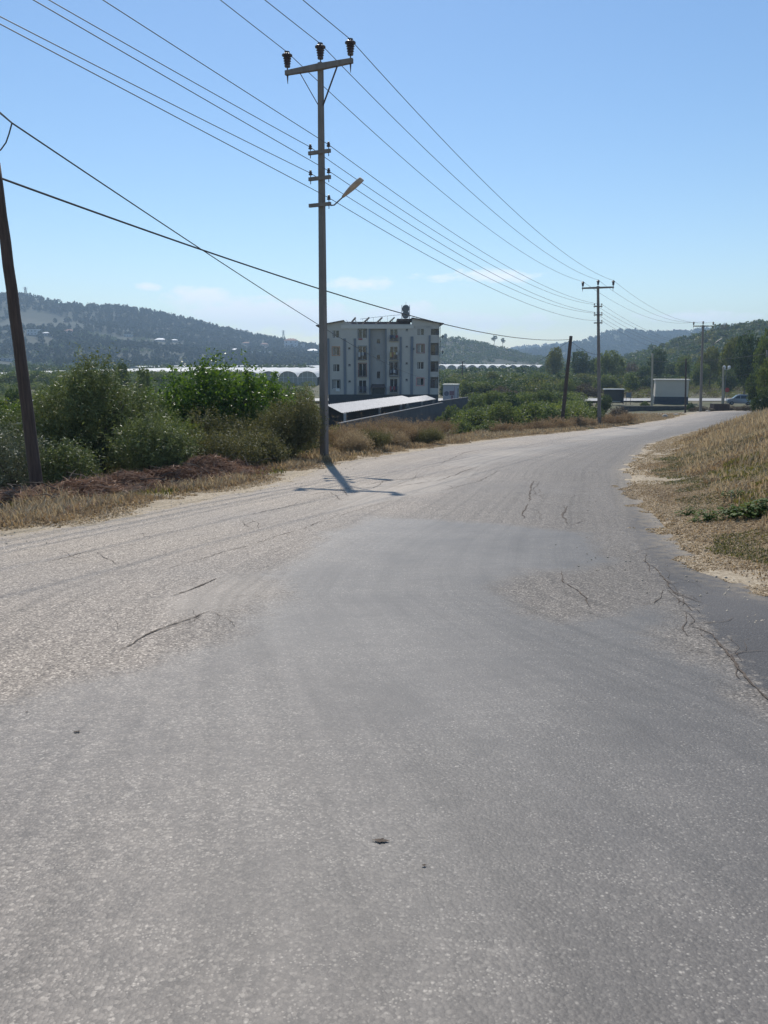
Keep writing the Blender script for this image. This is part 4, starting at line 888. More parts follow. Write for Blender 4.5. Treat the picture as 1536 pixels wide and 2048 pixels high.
zz = at(1452, 780, 140).z + 5.7
MB().tube([(0, 0, -.3), (0, 0, zz + .2)], .035, 8).build('post', STEEL, o)
g = MB(); g.v = [(.42 * math.cos(math.pi / 8 + k * math.pi / 4), yy, zz + .42 * math.sin(math.pi / 8 + k * math.pi / 4)) for yy in (-.05, -.03) for k in range(8)]
g.f = [tuple(range(8)), tuple(range(8, 16))[::-1]] + [(k, k + 8, (k + 1) % 8 + 8, (k + 1) % 8) for k in range(8)]; g.m = [0] * 10; g.build('sign_plate', plain('sign_red', (.35, .03, .03), .5, .1), o)
o = empty('street_light', (at(1448, 800, 133).x, 133, -5.7), 'short post with two white lamp heads beside the red road sign', 'street light'); zz = at(1448, 735, 133).z + 5.7
MB().tube([(0, 0, -.3), (0, 0, zz - .3)], .06, 8).build('post', STEEL, o)
for s_ in (-1, 1): MB().lathe((s_ * .42, 0, zz - .3), [(.08, 0), (.22, .1), (.26, .4), (.2, .55), (.05, .6)], 12).beam((0, 0, zz - .4), (s_ * .42, 0, zz - .28), .06).build('lamp_head', plain('white_lamp', (.8, .8, .8), .4, .05), o)
# minivan
def car(loc, rz, sc=1.0):
    o = empty('minivan', loc, 'pale blue grey minivan parked beyond the dry brush at the road bend', 'van', rz=rz, scale=(sc, sc, sc))
    prof2 = [(-2.1, .32), (-2.15, .75), (-2.0, .95), (-1.25, 1.12), (-.55, 1.72), (-.1, 1.86), (1.75, 1.84), (2.05, 1.6), (2.15, .9), (2.12, .32)]
    g = MB(); n = len(prof2); ring = [(-.86, .93), (-.8, 1.0), (.8, 1.0), (.86, .93)]
    for yy, k in ((-.88, 0), (-.84, 1), (.84, 1), (.88, 0)):
        for x, z in prof2:
            t_ = max(0, z - 1.0) * .16; g.v.append((x * (1 if k else .985), yy * (1 - t_ / .9), z if k or z < .5 else z - .03))
    for r_ in range(3):
        for i in range(n): g.f.append((r_ * n + i, r_ * n + (i + 1) % n, (r_ + 1) * n + (i + 1) % n, (r_ + 1) * n + i)); g.m.append(0)
    g.f += [tuple(range(n)), tuple(range(3 * n, 4 * n))[::-1]]; g.m += [0, 0]
    pm, t, p = mat('car_paint', .3); p.inputs['Base Color'].default_value = (.13, .16, .21, 1); p.inputs['Metallic'].default_value = .5; p.inputs['Coat Weight'].default_value = .6
    b = g.build('body', pm, o, bevel=.04)
    for s_ in (-1, 1):
        y = s_ * .845
        for P in ([(-1.05, 1.2), (-.5, 1.62), (-.05, 1.7), (-.05, 1.15)], [(.05, 1.15), (.05, 1.7), (1.0, 1.7), (1.0, 1.15)], [(1.1, 1.15), (1.1, 1.7), (1.75, 1.66), (1.95, 1.2)]):
            q = MB(); yf = lambda z: s_ * (.895 * (1 - max(0, z - 1) * .16 / .9) + .004)
            q.poly([(x, yf(z), z) for x, z in P] + [(x, yf(z) - s_ * .02, z) for x, z in P], [(0, 1, 2, 3), (7, 6, 5, 4), (0, 4, 5, 1), (1, 5, 6, 2), (2, 6, 7, 3), (3, 7, 4, 0)]); q.build('side_window', GLASS, o)
        for x in (-1.35, 1.35):
            w = MB().tube([(x, s_ * .72, .32), (x, s_ * .9, .32)], .33, 18).build('wheel', plain('tyre', (.02, .02, .02), .8, .1), o)
            MB().tube([(x, s_ * .9, .32), (x, s_ * .915, .32)], .19, 12).build('rim', STEEL, w)
        MB().box(-2.17, -2.05, s_ * .6 - .16, s_ * .6 + .16, .68, .82).build('headlight', WHITEP, o)
        MB().box(-1.0, -.8, min(s_ * .9, s_ * 1.05), max(s_ * .9, s_ * 1.05), 1.12, 1.25).build('mirror', pm, o)
    q = MB(); q.poly([(-1.27, -.72, 1.14), (-1.27, .72, 1.14), (-.6, .66, 1.715), (-.6, -.66, 1.715)], [(0, 1, 2, 3)]); 
    q.v = [(x - .012, y, z + .012) for x, y, z in q.v]; q.build('windscreen', GLASS, o)
    return o
vx = at(1479, 806, 128); car((vx.x, 128, at(1479, 808, 128).z - .15), R(-18), .92)
o = empty('rusty_skip', (at(1444, 812, 116).x, 116, gz(at(1444, 812, 116).x, 116)), 'low rusty metal skip by the far bend of the road', 'skip')
g = MB(); g.box(-1.1, 1.1, 0, 1.6, 0, .08).box(-1.15, -1.07, 0, 1.6, .083, 1.15).box(1.07, 1.15, 0, 1.6, .083, 1.15).box(-1.07, 1.07, 0, .08, .083, 1.1).box(-1.07, 1.07, 1.52, 1.6, .083, 1.1)
for k in range(5): g.box(-1 + k * .48, -.92 + k * .48, -.05, -.003, .1, 1.1)
g.build('body', plain('rusty_steel', (.07, .04, .03), .85, .4, 5), o)
o = empty('low_wall', (at(1320, 812, 122).x, 122, gz(at(1320, 812, 122).x, 122) - .1), 'low dark stone wall in front of the flat roofed box building', 'wall')
MB().box(-6.0, 5.6, 0, .45, -.3, .75).build('wall_body', plain('dark_stone_wall', (.085, .08, .07), .95, .35, 2, bmp=.03), o); MB().box(-6.05, 5.65, -.05, .5, .753, .84).build('coping', plain('stone_coping', (.14, .13, .115), .9, .3, 2), o)

# ------------------------------------------------------------------ houses and sheds on the hillsides
HW = [plain('house_' + n_, c, .85, .08, .3) for n_, c in [('white', (.48, .49, .5)), ('cream', (.42, .38, .32)), ('grey', (.3, .3, .3)), ('pink', (.4, .28, .24))]]
TILE = plain('red_roof_tiles', (.28, .13, .08), .85, .2, .5); WR = plain('white_sheet_roof', (.75, .75, .73), .6, .08, .2)
HOUSES = []
def house(u, v, wpx, h_px, label, wm, roof, cat='house', nwin=3, y=None, floors=1):
    q = hit(u, v, 190 if y is None else y) if y is None else Vector((at(u, v, y).x, y, gz(at(u, v, y).x, y)))
    if q is None: return
    w = wpx / F * q.y; h = h_px / F * q.y; d = w * .7; HOUSES.append((q.x, q.y, w))
    o = empty('house' if cat == 'house' else 'farm_shed', (q.x, q.y, q.z - .4), label, cat, 'buildings scattered on the far hillside', rz=R((u * 7) % 17 - 8))
    MB().box(-w / 2, w / 2, 0, d, -3, h).build('wall', wm, o)
    g = MB(); e = w * .06
    if roof == 'flat': g.box(-w / 2 - e, w / 2 + e, -e, d + e, h + .01, h + .35)
    else:
        k = h + w * .16
        g.poly([(-w / 2 - e, -e, h + .01), (w / 2 + e, -e, h + .01), (w / 2 + e, d + e, h + .01), (-w / 2 - e, d + e, h + .01), (-w * .2, d / 2, k), (w * .2, d / 2, k)], [(0, 1, 5, 4), (1, 2, 5), (2, 3, 4, 5), (3, 0, 4), (3, 2, 1, 0)])
    g.build('roof', TILE if roof == 'tile' else WR, o)
    for f_ in range(floors):
        for k in range(nwin):
            x = -w / 2 + w * (k + .5) / nwin; z0 = h * (f_ + .3) / floors; MB().box(x - w * .05, x + w * .05, -.06, -.02, z0, z0 + h * .35 / floors).build('window', GLASS, o)
house(64, 670, 20, 11, 'white two storey house just right of the leaning pole on the slope', HW[0], 'flat', floors=2)
house(92, 672, 14, 6, 'small dark sided shed with white roof between the white house and the dry terrace', HW[2], 'sheet', 'farm shed')
house(137, 665, 18, 4, 'small house with orange roof above the dry terrace field', HW[3], 'tile')
house(320, 683, 20, 4, 'long low shed with white roof halfway up the left slope', HW[2], 'sheet', 'farm shed')
house(348, 684, 12, 4, 'shorter white roofed shed right of the long low one', HW[2], 'sheet', 'farm shed')
house(255, 674, 16, 5, 'pale grey house among trees below the pine ridge', HW[0], 'flat')
house(582, 693, 26, 12, 'large pale house with red tiled roof nearest the lamp pole', HW[0], 'tile', floors=2)
house(605, 696, 8, 8, 'narrow cream house beside the large red roofed one', HW[1], 'flat', floors=2)
house(529, 693, 15, 5, 'low house with red tiled roof in the middle of the village', HW[3], 'tile')
house(491, 690, 14, 4, 'small house with faded red roof at the village edge', HW[2], 'tile')
house(470, 704, 14, 5, 'small white shed left of the long pale strip in the village', HW[0], 'sheet', 'farm shed')
house(512, 706, 50, 3, 'long white strip of greenhouse roof below the village', HW[0], 'flat', 'farm shed', nwin=1)
house(625, 706, 22, 5, 'white roofed barn partly behind the lamp pole', HW[0], 'sheet', 'farm shed')
house(10, 722, 30, 6, 'flat white building at the picture edge below the left hill', HW[0], 'flat')
house(1272, 708, 12, 3, 'white building far off between the wooded hills', HW[0], 'flat')
house(1280, 706, 5, 4, 'tiny white block beside the far white building', HW[0], 'flat')
house(1394, 737, 6, 5, 'small white hut among the trees behind the far power pole', HW[0], 'flat', y=300)
def pylon(u, vb, vt, y, label):
    b = at(u, vb, y); h = at(u, vt, y).z - b.z; o = empty('pylon', b, label, 'pylon', 'lattice pylons on the ridge'); w = h * .16; g = MB(); r = .35
    C4 = [(-1, -1), (1, -1), (1, 1), (-1, 1)]
    for cx, cy in C4: g.beam((cx * w, cy * w, -3), (cx * w * .25, cy * w * .25, h), r)
    for k in range(6):
        z0, z1 = h * k / 6, h * (k + 1) / 6; a = w * (1 - .75 * k / 6); b_ = w * (1 - .75 * (k + 1) / 6)
        for i in range(4):
            c0, c1 = C4[i], C4[(i + 1) % 4]; g.beam((c0[0] * a, c0[1] * a, z0), (c1[0] * b_, c1[1] * b_, z1), r * .7); g.beam((c1[0] * a, c1[1] * a, z0), (c0[0] * b_, c0[1] * b_, z1), r * .7)
    g.build('lattice_mast', STEEL, o)
    for z in (.72, .86, .98): MB().beam((-w * 1.5, 0, h * z), (w * 1.5, 0, h * z), r).build('arm', STEEL, o)
pylon(52, 594, 574, 1400, 'lattice pylon on the left ridge beside the leaning pole'); pylon(567, 676, 661, 1400, 'small lattice pylon where the ridge comes down near the lamp pole')

# ------------------------------------------------------------------ woods on the hills and valley floor (too many to count)
rng = np.random.default_rng(21)
def on(fn, x, y): return np.stack([x, y, fn(x, y)], 1)
def mask_noise(x, y, sc, seed, thr): return fbm(x / sc, y / sc, seed) > thr
n = 9000; x = rng.uniform(-900, 60, n); y = 690 + 730 * rng.random(n) ** .8
k = mask_noise(x, y, 90, 3, -.12 - .4 * ss(-420, -180, x) * 1 + .22 * (1 - ss(720, 950, y))) & (np.abs(x) < y * .56 + 30); P = on(HL, x[k], y[k]); P[:, 2] -= .4
scatter('hillside_woodland', P, rng.uniform(5, 10, len(P)), 'pine', 1, 34, conic=.6, leafsz=.3)
rx = np.linspace(-700, 60, 420) + rng.normal(size=420) * 4; kk_ = (rng.random(420) < np.where(rx < -560, .15, np.where(rx < -480, .8, .95)))
P = on(HL, rx[kk_], 1400 + rng.uniform(-18, 4, kk_.sum())); P[:, 2] -= .5; scatter('ridge_pines', P, rng.uniform(5, 10.5, len(P)), 'pine', 2, 60, conic=.8, leafsz=.2)
n = 6000; x = rng.uniform(-900, 60, n); y = rng.uniform(655, 1100, n); k = mask_noise(x, y, 60, 8, .0) & (np.abs(x) < y * .56 + 30); P = on(HL, x[k], y[k]); P[:, 2] -= .4
scatter('hillside_scrub', P, rng.uniform(2.5, 6, len(P)), 'dark', 3, 26, wid=1.5, leafsz=.35)
n = 3800; x = rng.uniform(-60, 300, n); y = 735 + 235 * rng.random(n); k = mask_noise(x, y, 45, 13, -.22 ); P = on(HM, x[k], y[k]); P[:, 2] -= .3
scatter('terraced_hill_scrub', P, rng.uniform(2, 4.6, len(P)), 'dark', 4, 30, wid=1.6, leafsz=.33)
n = 7000; x = rng.uniform(180, 1250, n); y = 1380 + 640 * rng.random(n); k = (x < y * .57) & mask_noise(x, y, 130, 23, -.4); P = on(HF, x[k], y[k]); P[:, 2] -= .5
scatter('far_hill_woodland', P, rng.uniform(6, 12, len(P)), 'pine', 5, 26, wid=1.2, leafsz=.4)
n = 2500; x = rng.uniform(240, 900, n); y = 2480 + 330 * rng.random(n); P = on(HB, x, y); scatter('farthest_hill_woodland', P, rng.uniform(7, 13, n), 'pine', 6, 16, wid=1.5, leafsz=.5)
n = 3300; x = rng.uniform(120, 330, n); y = 270 + 220 * rng.random(n); k = (x < y * .56) & mask_noise(x, y, 30, 33, -.55); P = on(HR, x[k], y[k]); P[:, 2] -= .4
k2 = rng.random(len(P)) < .62
scatter('right_hill_woodland', P[k2], rng.uniform(3.5, 8, k2.sum()), 'dark', 7, 150, wid=1.35, leafsz=.17)
scatter('right_hill_woodland', P[~k2], rng.uniform(3, 7, (~k2).sum()), 'yellow', 8, 150, wid=1.45, leafsz=.17)
# valley floor
n = 5200; x = rng.uniform(-420, 20, n); y = 300 + 370 * rng.random(n); k = (np.abs(x) < y * .56 + 12) & ~((x > -180) & (x < -12) & (y < 466)) & ~((x > -175) & (x < -40) & (y > 512) & (y < 690)) & mask_noise(x, y, 40, 43, -.18)
P = on(terrain, x[k], y[k]); k2 = rng.random(len(P)) < .6
scatter('valley_trees', P[k2], rng.uniform(2.5, 5.5, k2.sum()), 'dark', 9, 60, wid=1.2, leafsz=.25); scatter('valley_trees', P[~k2], rng.uniform(2, 4.5, (~k2).sum()), 'mid', 10, 60, wid=1.4, leafsz=.25)
n = 3000; x = rng.uniform(30, 270, n); y = 300 + 420 * rng.random(n); k = (x < y * .5) & ~((x < at(990, 740, 430).x + 40) & (y > 385) & (y < 640) & (x < y * .16)) & mask_noise(x, y, 40, 53, -.3)
P = on(terrain, x[k], y[k]); k2 = rng.random(len(P)) < .6
scatter('valley_trees', P[k2], rng.uniform(2.5, 5.5, k2.sum()), 'dark', 11, 80, wid=1.3, leafsz=.22); scatter('valley_trees', P[~k2], rng.uniform(2.5, 4.5, (~k2).sum()), 'mid', 12, 80, wid=1.5, leafsz=.22)
# scrub thicket either side of the main road
n = 1500; x = rng.uniform(20, 150, n); y = 165 + 130 * rng.random(n) ** 1.2; k = (x < y * .58) & (mask_noise(x, y, 26, 63, -.32)) & ~((x > y * .25) & (y < 212))
P = on(terrain, x[k], y[k]); k2 = rng.random(len(P)) < .55
scatter('thicket', P[k2], rng.uniform(2.2, 4.6, k2.sum()), 'dark', 13, 330, wid=1.6, leafsz=.1); scatter('thicket', P[~k2], rng.uniform(2, 4.2, (~k2).sum()), 'yellow', 14, 330, wid=1.7, leafsz=.1)
n = 900; x = rng.uniform(-130, 4, n); y = 60 + 190 * rng.random(n); k = (np.abs(x) < y * .56 + 6) & (x < y * -.095) & mask_noise(x, y, 22, 73, -.3) & (xl(y) - x > 16) & (y<222)
P = on(terrain, x[k], y[k]); k2 = rng.random(len(P)) < .5
scatter('thicket', P[k2], rng.uniform(1.6, 3.4, k2.sum()), 'dark', 15, 420, wid=1.5, leafsz=.09); scatter('thicket', P[~k2], rng.uniform(1.5, 3.0, (~k2).sum()), 'mid', 16, 420, wid=1.6, leafsz=.09)

n = 900; y = 74 + 66 * rng.random(n); a0 = .075 + .165 * rng.random(n); x = a0 * y + 1.5; k = (xl(y) - x > 6) & ~((y > 98) & (x < 15)); P = on(terrain, x[k], y[k]); k2 = rng.random(len(P)) < .5
scatter('thicket', P[k2], rng.uniform(.9, 2.6, k2.sum()), 'mid', 17, 620, wid=1.7, leafsz=.075); scatter('thicket', P[~k2], rng.uniform(.8, 2.3, (~k2).sum()), 'dark', 18, 620, wid=1.7, leafsz=.075)
n = 500; y = 22 + 40 * rng.random(n); s_ = 5 + 14 * rng.random(n); x = xl(y) - s_; k = (x > -y * .56 - 2) & (x < -.08 * y) & mask_noise(x, y, 9, 83, -.3); P = on(terrain, x[k], y[k]); k2 = rng.random(len(P)) < .5
scatter('undergrowth', P[k2], rng.uniform(.8, 1.9, k2.sum()), 'mid', 19, 700, wid=1.7, leafsz=.07); scatter('undergrowth', P[~k2], rng.uniform(.8, 1.7, (~k2).sum()), 'scrub', 20, 700, wid=1.7, leafsz=.06)
n = 420; y = rng.uniform(300, 425, n); x = y * rng.uniform(.06, .17, n); P = on(terrain, x, y); scatter('thicket', P, rng.uniform(1.8, 3.9, n), 'mid', 37, 200, wid=1.4, leafsz=.13)
n = 520; y = rng.uniform(228, 257, n); x = rng.uniform(-150, -46, n); P = on(terrain, x, y); scatter('thicket', P, rng.uniform(2.8, 5.4, n), 'mid', 27, 420, wid=1.1, leafsz=.09)
n = 420; y = rng.uniform(160, 215, n); x = y * rng.uniform(.24, .58, n); P = on(terrain, x, y); k2 = rng.random(n) < .5
scatter('field_scrub', P[k2], rng.uniform(.5, 1.5, k2.sum()), 'brownw', 28, 200, wid=2.6, leafsz=.12); scatter('field_scrub', P[~k2], rng.uniform(.5, 1.8, (~k2).sum()), 'yellow', 29, 200, wid=2.4, leafsz=.12)
# ------------------------------------------------------------------ trees one can tell apart
G1 = 'trees standing beyond the roadside scrub'
for kd, u, v, y, w, lab in [
    ('round_dark', 240, 716, 118, 42, 'round dark tree standing alone between the olive and the leafy tree'),
    ('round', 285, 724, 96, 40, 'grey green tree just right of the round dark one'),
    ('broad', 200, 752, 84, 70, 'low spreading tree left of the round dark one'),
    ('round', 118, 742, 72, 60, 'tree behind the olive, right of the leaning wooden pole'),
    ('round_dark', 28, 762, 60, 60, 'dark tree behind the leaning wooden pole'),
    ('broad_yellow', 4, 790, 34, 80, 'yellow green tree cut off by the picture edge'),
    ('bush', 618, 764, 62, 70, 'green bush just left of the lamp pole and apartment block'),
    ('bush_dark', 575, 762, 74, 60, 'dark green bush behind the leafy tree near the greenhouse ends'),
    ('umbrella', 989, 671, 955, 15, 'left one of the two lone trees on the terraced hill'),
    ('umbrella', 1006, 676, 955, 13, 'right one of the two lone trees on the terraced hill'),
    ('round_dark', 891, 666, 950, 9, 'single round tree on the hilltop beside the apartment roof'),
    ('bare', 1451, 644, 470, 23, 'pale bare branched tree on the skyline of the right hill'),
    ('broad_yellow', 1112, 690, 265, 56, 'olive green round tree behind the leaning wooden pole'),
    ('round_dark', 1161, 696, 272, 52, 'dark tree between the leaning wooden pole and second power pole'),
    ('round_dark', 1190, 712, 280, 30, 'dark narrow tree directly behind the second power pole'),
    ('broad', 1222, 696, 235, 66, 'broad green tree right of the second power pole'),
    ('bush_brown', 1262, 715, 290, 60, 'brownish tree mass below the far white building'),
    ('round_dark', 1318, 690, 230, 44, 'tall dark tree behind the left pale utility pole'),
    ('round_dark', 1290, 728, 215, 36, 'smaller dark tree left of the left pale utility pole'),
    ('broad', 1370, 706, 235, 54, 'rounded green tree above the flat roofed box building'),
    ('round_dark', 1345, 722, 250, 40, 'dark tree between the left pale utility pole and the box building'),
    ('broad_yellow', 1425, 688, 205, 60, 'yellowish tree right of the far power pole'),
    ('round', 1405, 722, 200, 44, 'green tree behind the lamp of the far power pole'),
    ('broad_yellow', 1468, 668, 180, 70, 'tall yellowish tree above the van'),
    ('round_dark', 1500, 655, 150, 64, 'tall dark tree behind the van on the right slope'),
    ('broad', 1545, 648, 128, 80, 'tall green tree at the right picture edge'),
    ('round_dark', 1462, 735, 172, 54, 'dark low tree just behind the red road sign'),
    ('round_dark', 1512, 738, 106, 46, 'dark green tree overhanging the road bend'),
    ('broad', 1552, 700, 92, 70, 'green tree cut by the right picture edge nearest the road'),
    ('bush_dark', 1532, 770, 84, 44, 'dark bush at the right picture edge by the rubble bank'),
]: tree(kd, 'tree' if 'bush' not in kd else 'bush', lab, 'tree' if 'bush' not in kd else 'bush', u, v, y, w, G1)
G2 = 'bushes of the green belt right of the apartment block'
lr = np.random.default_rng(8); lm = ['the apartment corner', 'the kiosk', 'the kiosk', 'the greenhouse end', 'the greenhouse end', 'the open middle', 'the open middle', 'the leaning wooden pole', 'the leaning wooden pole', 'the second power pole', 'the bus shelter']
rows = [('back row', 205, 742, [905, 940, 985, 1030, 1075, 1122, 1165, 1215, 1262, 1300], ['bush', 'bush_dark', 'broad_yellow', 'bush']),
        ('middle row', 165, 757, [895, 932, 965, 1005, 1050, 1092, 1135, 1172], ['bush_dark', 'bush', 'broad', 'bush_brown']),
        ('front row', 108, 778, [955, 985, 1018, 1052, 1088, 1118], ['bush', 'broad', 'bush_dark'])]
for rn, y, v, us, kinds in rows:
    for i, u in enumerate(us):
        yy = y * lr.uniform(.92, 1.08); mk = lm[min(10, int((u - 880) / 36))]; kd = kinds[i % len(kinds)]
        tree(kd, 'bush', '%s bush, %s from the apartment block in the %s of the green belt' % ({'bush': 'green', 'bush_dark': 'dark', 'broad_yellow': 'yellowish', 'broad': 'spreading green', 'bush_brown': 'brownish'}[kd], ['first', 'second', 'third', 'fourth', 'fifth', 'sixth', 'seventh', 'eighth', 'ninth', 'tenth'][i], rn), 'bush', u, v + lr.uniform(-6, 7), yy, lr.uniform(44, 64) * (1.25 if rn == 'front row' else 1), G2)
for u, v, y, w, kd, lab in [(905, 800, 84, 60, 'bush', 'low green bush at the end of the boundary wall'), (950, 806, 74, 90, 'bush', 'wide green bush right of the boundary wall'), (1005, 798, 72, 90, 'broad', 'taller leafy bush in the middle of the green scrub'),
                            (1060, 794, 76, 90, 'bush', 'leafy bush left of the leaning wooden pole'), (1102, 808, 70, 60, 'bush_dark', 'dark leafy bush touching the foot of the leaning wooden pole'), (925, 832, 62, 70, 'bush', 'low green bush along the verge below the boundary wall'),
                            (985, 835, 58, 80, 'bush', 'low green bush along the verge in front of the leafy scrub'), (1150, 812, 82, 36, 'bush_dark', 'small dark bush between the wooden pole and second power pole'), (1178, 798, 96, 24, 'round_dark', 'small round tree just left of the second power pole'),
                            (1212, 786, 104, 34, 'round_dark', 'round leafy tree in front of the bus shelter'), (1196, 800, 92, 30, 'bush', 'green bush behind the foot of the second power pole'), (1238, 806, 96, 60, 'bush_brown', 'grey green scrub right of the second power pole'),
                            (1405, 808, 117, 44, 'bush_brown', 'brown scrub at the foot of the far power pole'), (1462, 808, 118, 50, 'bush_brown', 'reddish brown scrub in front of the van'), (1492, 806, 112, 34, 'bush_brown', 'brown scrub right of the van by the road bend'),
                            (1382, 802, 119, 22, 'bush_dark', 'dark bush at the corner of the box building'), (1290, 800, 135, 22, 'bush', 'green bush left of the box building'),
                            (672, 838, 46, 60, 'bush', 'green bush right behind the lamp pole'), (640, 802, 50, 50, 'bush_brown', 'brownish bush left behind the lamp pole')]:
    tree(kd, 'bush', lab, 'bush', u, v, y, w, 'bushes and small trees behind the verge')

# near plants on the left
def gbase(u, v, y): q = at(u, v, y); return (q.x, y, gz(q.x, y))
def hgt(u, v, y): q = at(u, v, y); return q.z - gz(q.x, y)
b = gbase(205, 900, 21); H = hgt(190, 700, 21)
plant('olive_tree', 'big grey green olive tree with feathery top beside the leaning wooden pole', 'olive tree', b,
      [(-.05, 0, H * .52, 1.1, 1.2, H * .38), (-.2, 0, H * .72, .6, .7, H * .2), (1.1, -.1, H * .42, .85, .9, H * .34), (-1.15, .1, H * .45, .8, .9, H * .36), (.5, 0, H * .25, 1.3, .9, H * .22), (-.8, 0, H * .22, .9, .9, H * .2)], 60000, .08, 'olive', 101, .28, 90, .28, (H * .3, .12), upbias=.5, tl=.5, lpt=16)
b = gbase(395, 870, 25); H = hgt(400, 712, 25)
plant('leafy_tree', 'bright green glossy leafy tree with upright shoots left of the lamp pole', 'tree', b,
      [(0, 0, H * .62, 1.25, 1.3, H * .36), (-.9, .2, H * .45, 1.2, 1.2, H * .33), (1.2, 0, H * .5, 1.2, 1.2, H * .34), (.3, -.3, H * .32, 1.6, 1.2, H * .28)], 34000, .09, 'fig', 102, .6, 90, .24, (H * .3, .11), shell=.5, sprigs=3, tl=.55, lpt=10)
b = gbase(505, 860, 27); H = hgt(510, 732, 27)
plant('leafy_tree', 'smaller glossy leafy tree touching the larger one near the greenhouse ends', 'tree', b,
      [(0, 0, H * .6, 1.1, 1.2, H * .36), (.7, .2, H * .45, .9, 1.1, H * .3), (-.5, 0, H * .4, 1, 1.1, H * .33)], 24000, .09, 'fig', 103, .6, 70, .24, (H * .3, .1), shell=.5, sprigs=2, tl=.5, lpt=10)
b = gbase(580, 905, 23.6); H = hgt(590, 790, 23.6)
plant('scrub_bush', 'tall dull brownish green bush directly left of the lamp pole', 'bush', b, [(0, 0, H * .5, .95, .9, H * .5), (.45, 0, H * .6, .6, .7, H * .42), (-.5, 0, H * .42, .7, .8, H * .4)], 42000, .045, 'scrub', 104, .45, 90, .28, (.4, .05), upbias=.4, tl=.4, lpt=14)
b = gbase(400, 925, 20.2); H = hgt(400, 862, 20.2)
plant('scrub_bush', 'low sprawling grey green bush in front of the glossy leafy trees', 'bush', b, [(0, 0, H * .45, 1.1, .9, H * .5), (.9, .2, H * .45, .8, .8, H * .45), (-.8, .1, H * .4, .8, .8, H * .5)], 30000, .045, 'scrub', 105, .5, 90, .28, (.3, .04), upbias=.4)
b = gbase(500, 915, 21.6); H = hgt(500, 868, 21.6)
plant('scrub_bush', 'low bush between the sprawling bush and the tall brownish one', 'bush', b, [(0, 0, H * .5, .8, .7, H * .5), (.5, 0, H * .4, .5, .6, H * .45)], 20000, .045, 'scrub', 106, .5, 60, .28, (.3, .04), upbias=.4)
b = gbase(300, 905, 18.9); H = hgt(300, 835, 18.9)
plant('olive_bush', 'grey green olive bush right of the big olive tree', 'bush', b, [(0, 0, H * .5, 1.0, .9, H * .5), (.5, 0, H * .4, .8, .7, H * .4)], 24000, .065, 'olive', 107, .3, 70, .28, (.3, .05), upbias=.4)
b = gbase(25, 940, 17); H = hgt(20, 850, 17)
plant('olive_bush', 'silvery bush left of the leaning wooden pole at the picture edge', 'bush', b, [(0, 0, H * .5, .9, .8, H * .5), (-.6, 0, H * .5, .8, .8, H * .5), (.6, 0, H * .4, .6, .6, H * .4)], 15000, .065, 'silver', 108, .32, 70, .28, (.3, .05), upbias=.3)
b = gbase(118, 945, 16.8); H = hgt(118, 880, 16.8)
plant('olive_bush', 'silvery bush right of the leaning wooden pole foot', 'bush', b, [(0, 0, H * .5, .5, .5, H * .5), (.4, 0, H * .5, .4, .5, H * .42)], 9000, .065, 'olive', 109, .32, 40, .3, (.3, .04), upbias=.3)
for i, (u, v0, v, y, w, mt, lab) in enumerate([(140, 900, 775, 22.5, 1.1, 'scrub', 'dull bush filling the gap between the leaning wooden pole and the olive tree'), (300, 890, 770, 22.8, 1.0, 'olive', 'grey green bush between the olive tree and the glossy tree'),
        (450, 900, 815, 23, 1.3, 'scrub', 'brownish bush in front of the smaller glossy tree'), (545, 900, 800, 24.5, .9, 'mid', 'green bush between the glossy trees and the tall brownish bush'), (350, 905, 840, 20.8, .9, 'mid', 'green bush behind the sprawling grey green one'), (60, 900, 800, 20.5, 1.0, 'olive', 'dark grey green bush directly behind the leaning wooden pole')]):
    b = gbase(u, v0, y); H = hgt(u, v, y)
    plant('scrub_bush', lab, 'bush', b, [(0, 0, H * .45, w, w * .8, H * .45), (w * .5, 0, H * .35, w * .7, w * .7, H * .35), (-w * .5, .1, H * .55, w * .6, w * .6, H * .35)], 20000, .055, mt, 500 + i, .4, 60, .28, (.3, .04), upbias=.5, tl=.5, lpt=14)
b = gbase(18, 880, 24); H = hgt(15, 800, 24)
plant('lime_bush', 'bright yellow green bush behind the leaning wooden pole', 'bush', b, [(0, 0, H * .5, 1.4, 1, H * .5)], 12000, .09, 'lime', 110, .6, 50, .26, (.4, .05), sprigs=3)
b = gbase(90, 885, 27); H = hgt(95, 755, 27)
plant('dull_tree', 'dull green tree between the leaning wooden pole and the olive', 'tree', b, [(0, 0, H * .55, 1.4, 1.2, H * .42), (-.8, 0, H * .4, 1.1, 1, H * .36)], 18000, .09, 'mid', 111, .5, 70, .25, (H * .25, .1))
b = gbase(700, 905, 30); 
dry_list = [(686, 846, 28, .8, .8, 'drybr'), (722, 838, 30, .9, .95, 'drybr'), (762, 828, 32, 1.1, 1.2, 'drybr'), (800, 838, 34, .9, .9, 'drybr'), (838, 838, 37, .9, 1.0, 'drybr'), (880, 842, 41, 1.1, .9, 'drybr'), (855, 862, 34, .6, .5, 'scrub'), (742, 866, 28.5, .7, .5, 'scrub'),
            (705, 868, 27, .6, 1, 'straw'), (785, 862, 31, .7, 1, 'straw'), (825, 866, 34.5, .6, 1, 'straw')]
txt = ['right beside the lamp pole', 'second from the lamp pole', 'tallest, below the middle of the shed roof', 'below the right half of the shed', 'in front of the boundary wall middle', 'last before the green bushes, reddish', 'greenish and low, among the dry ones', 'greenish and low, near the lamp pole', 'pale straw tuft nearest the lamp pole', 'pale straw tuft before the tallest one', 'pale straw tuft before the wall']
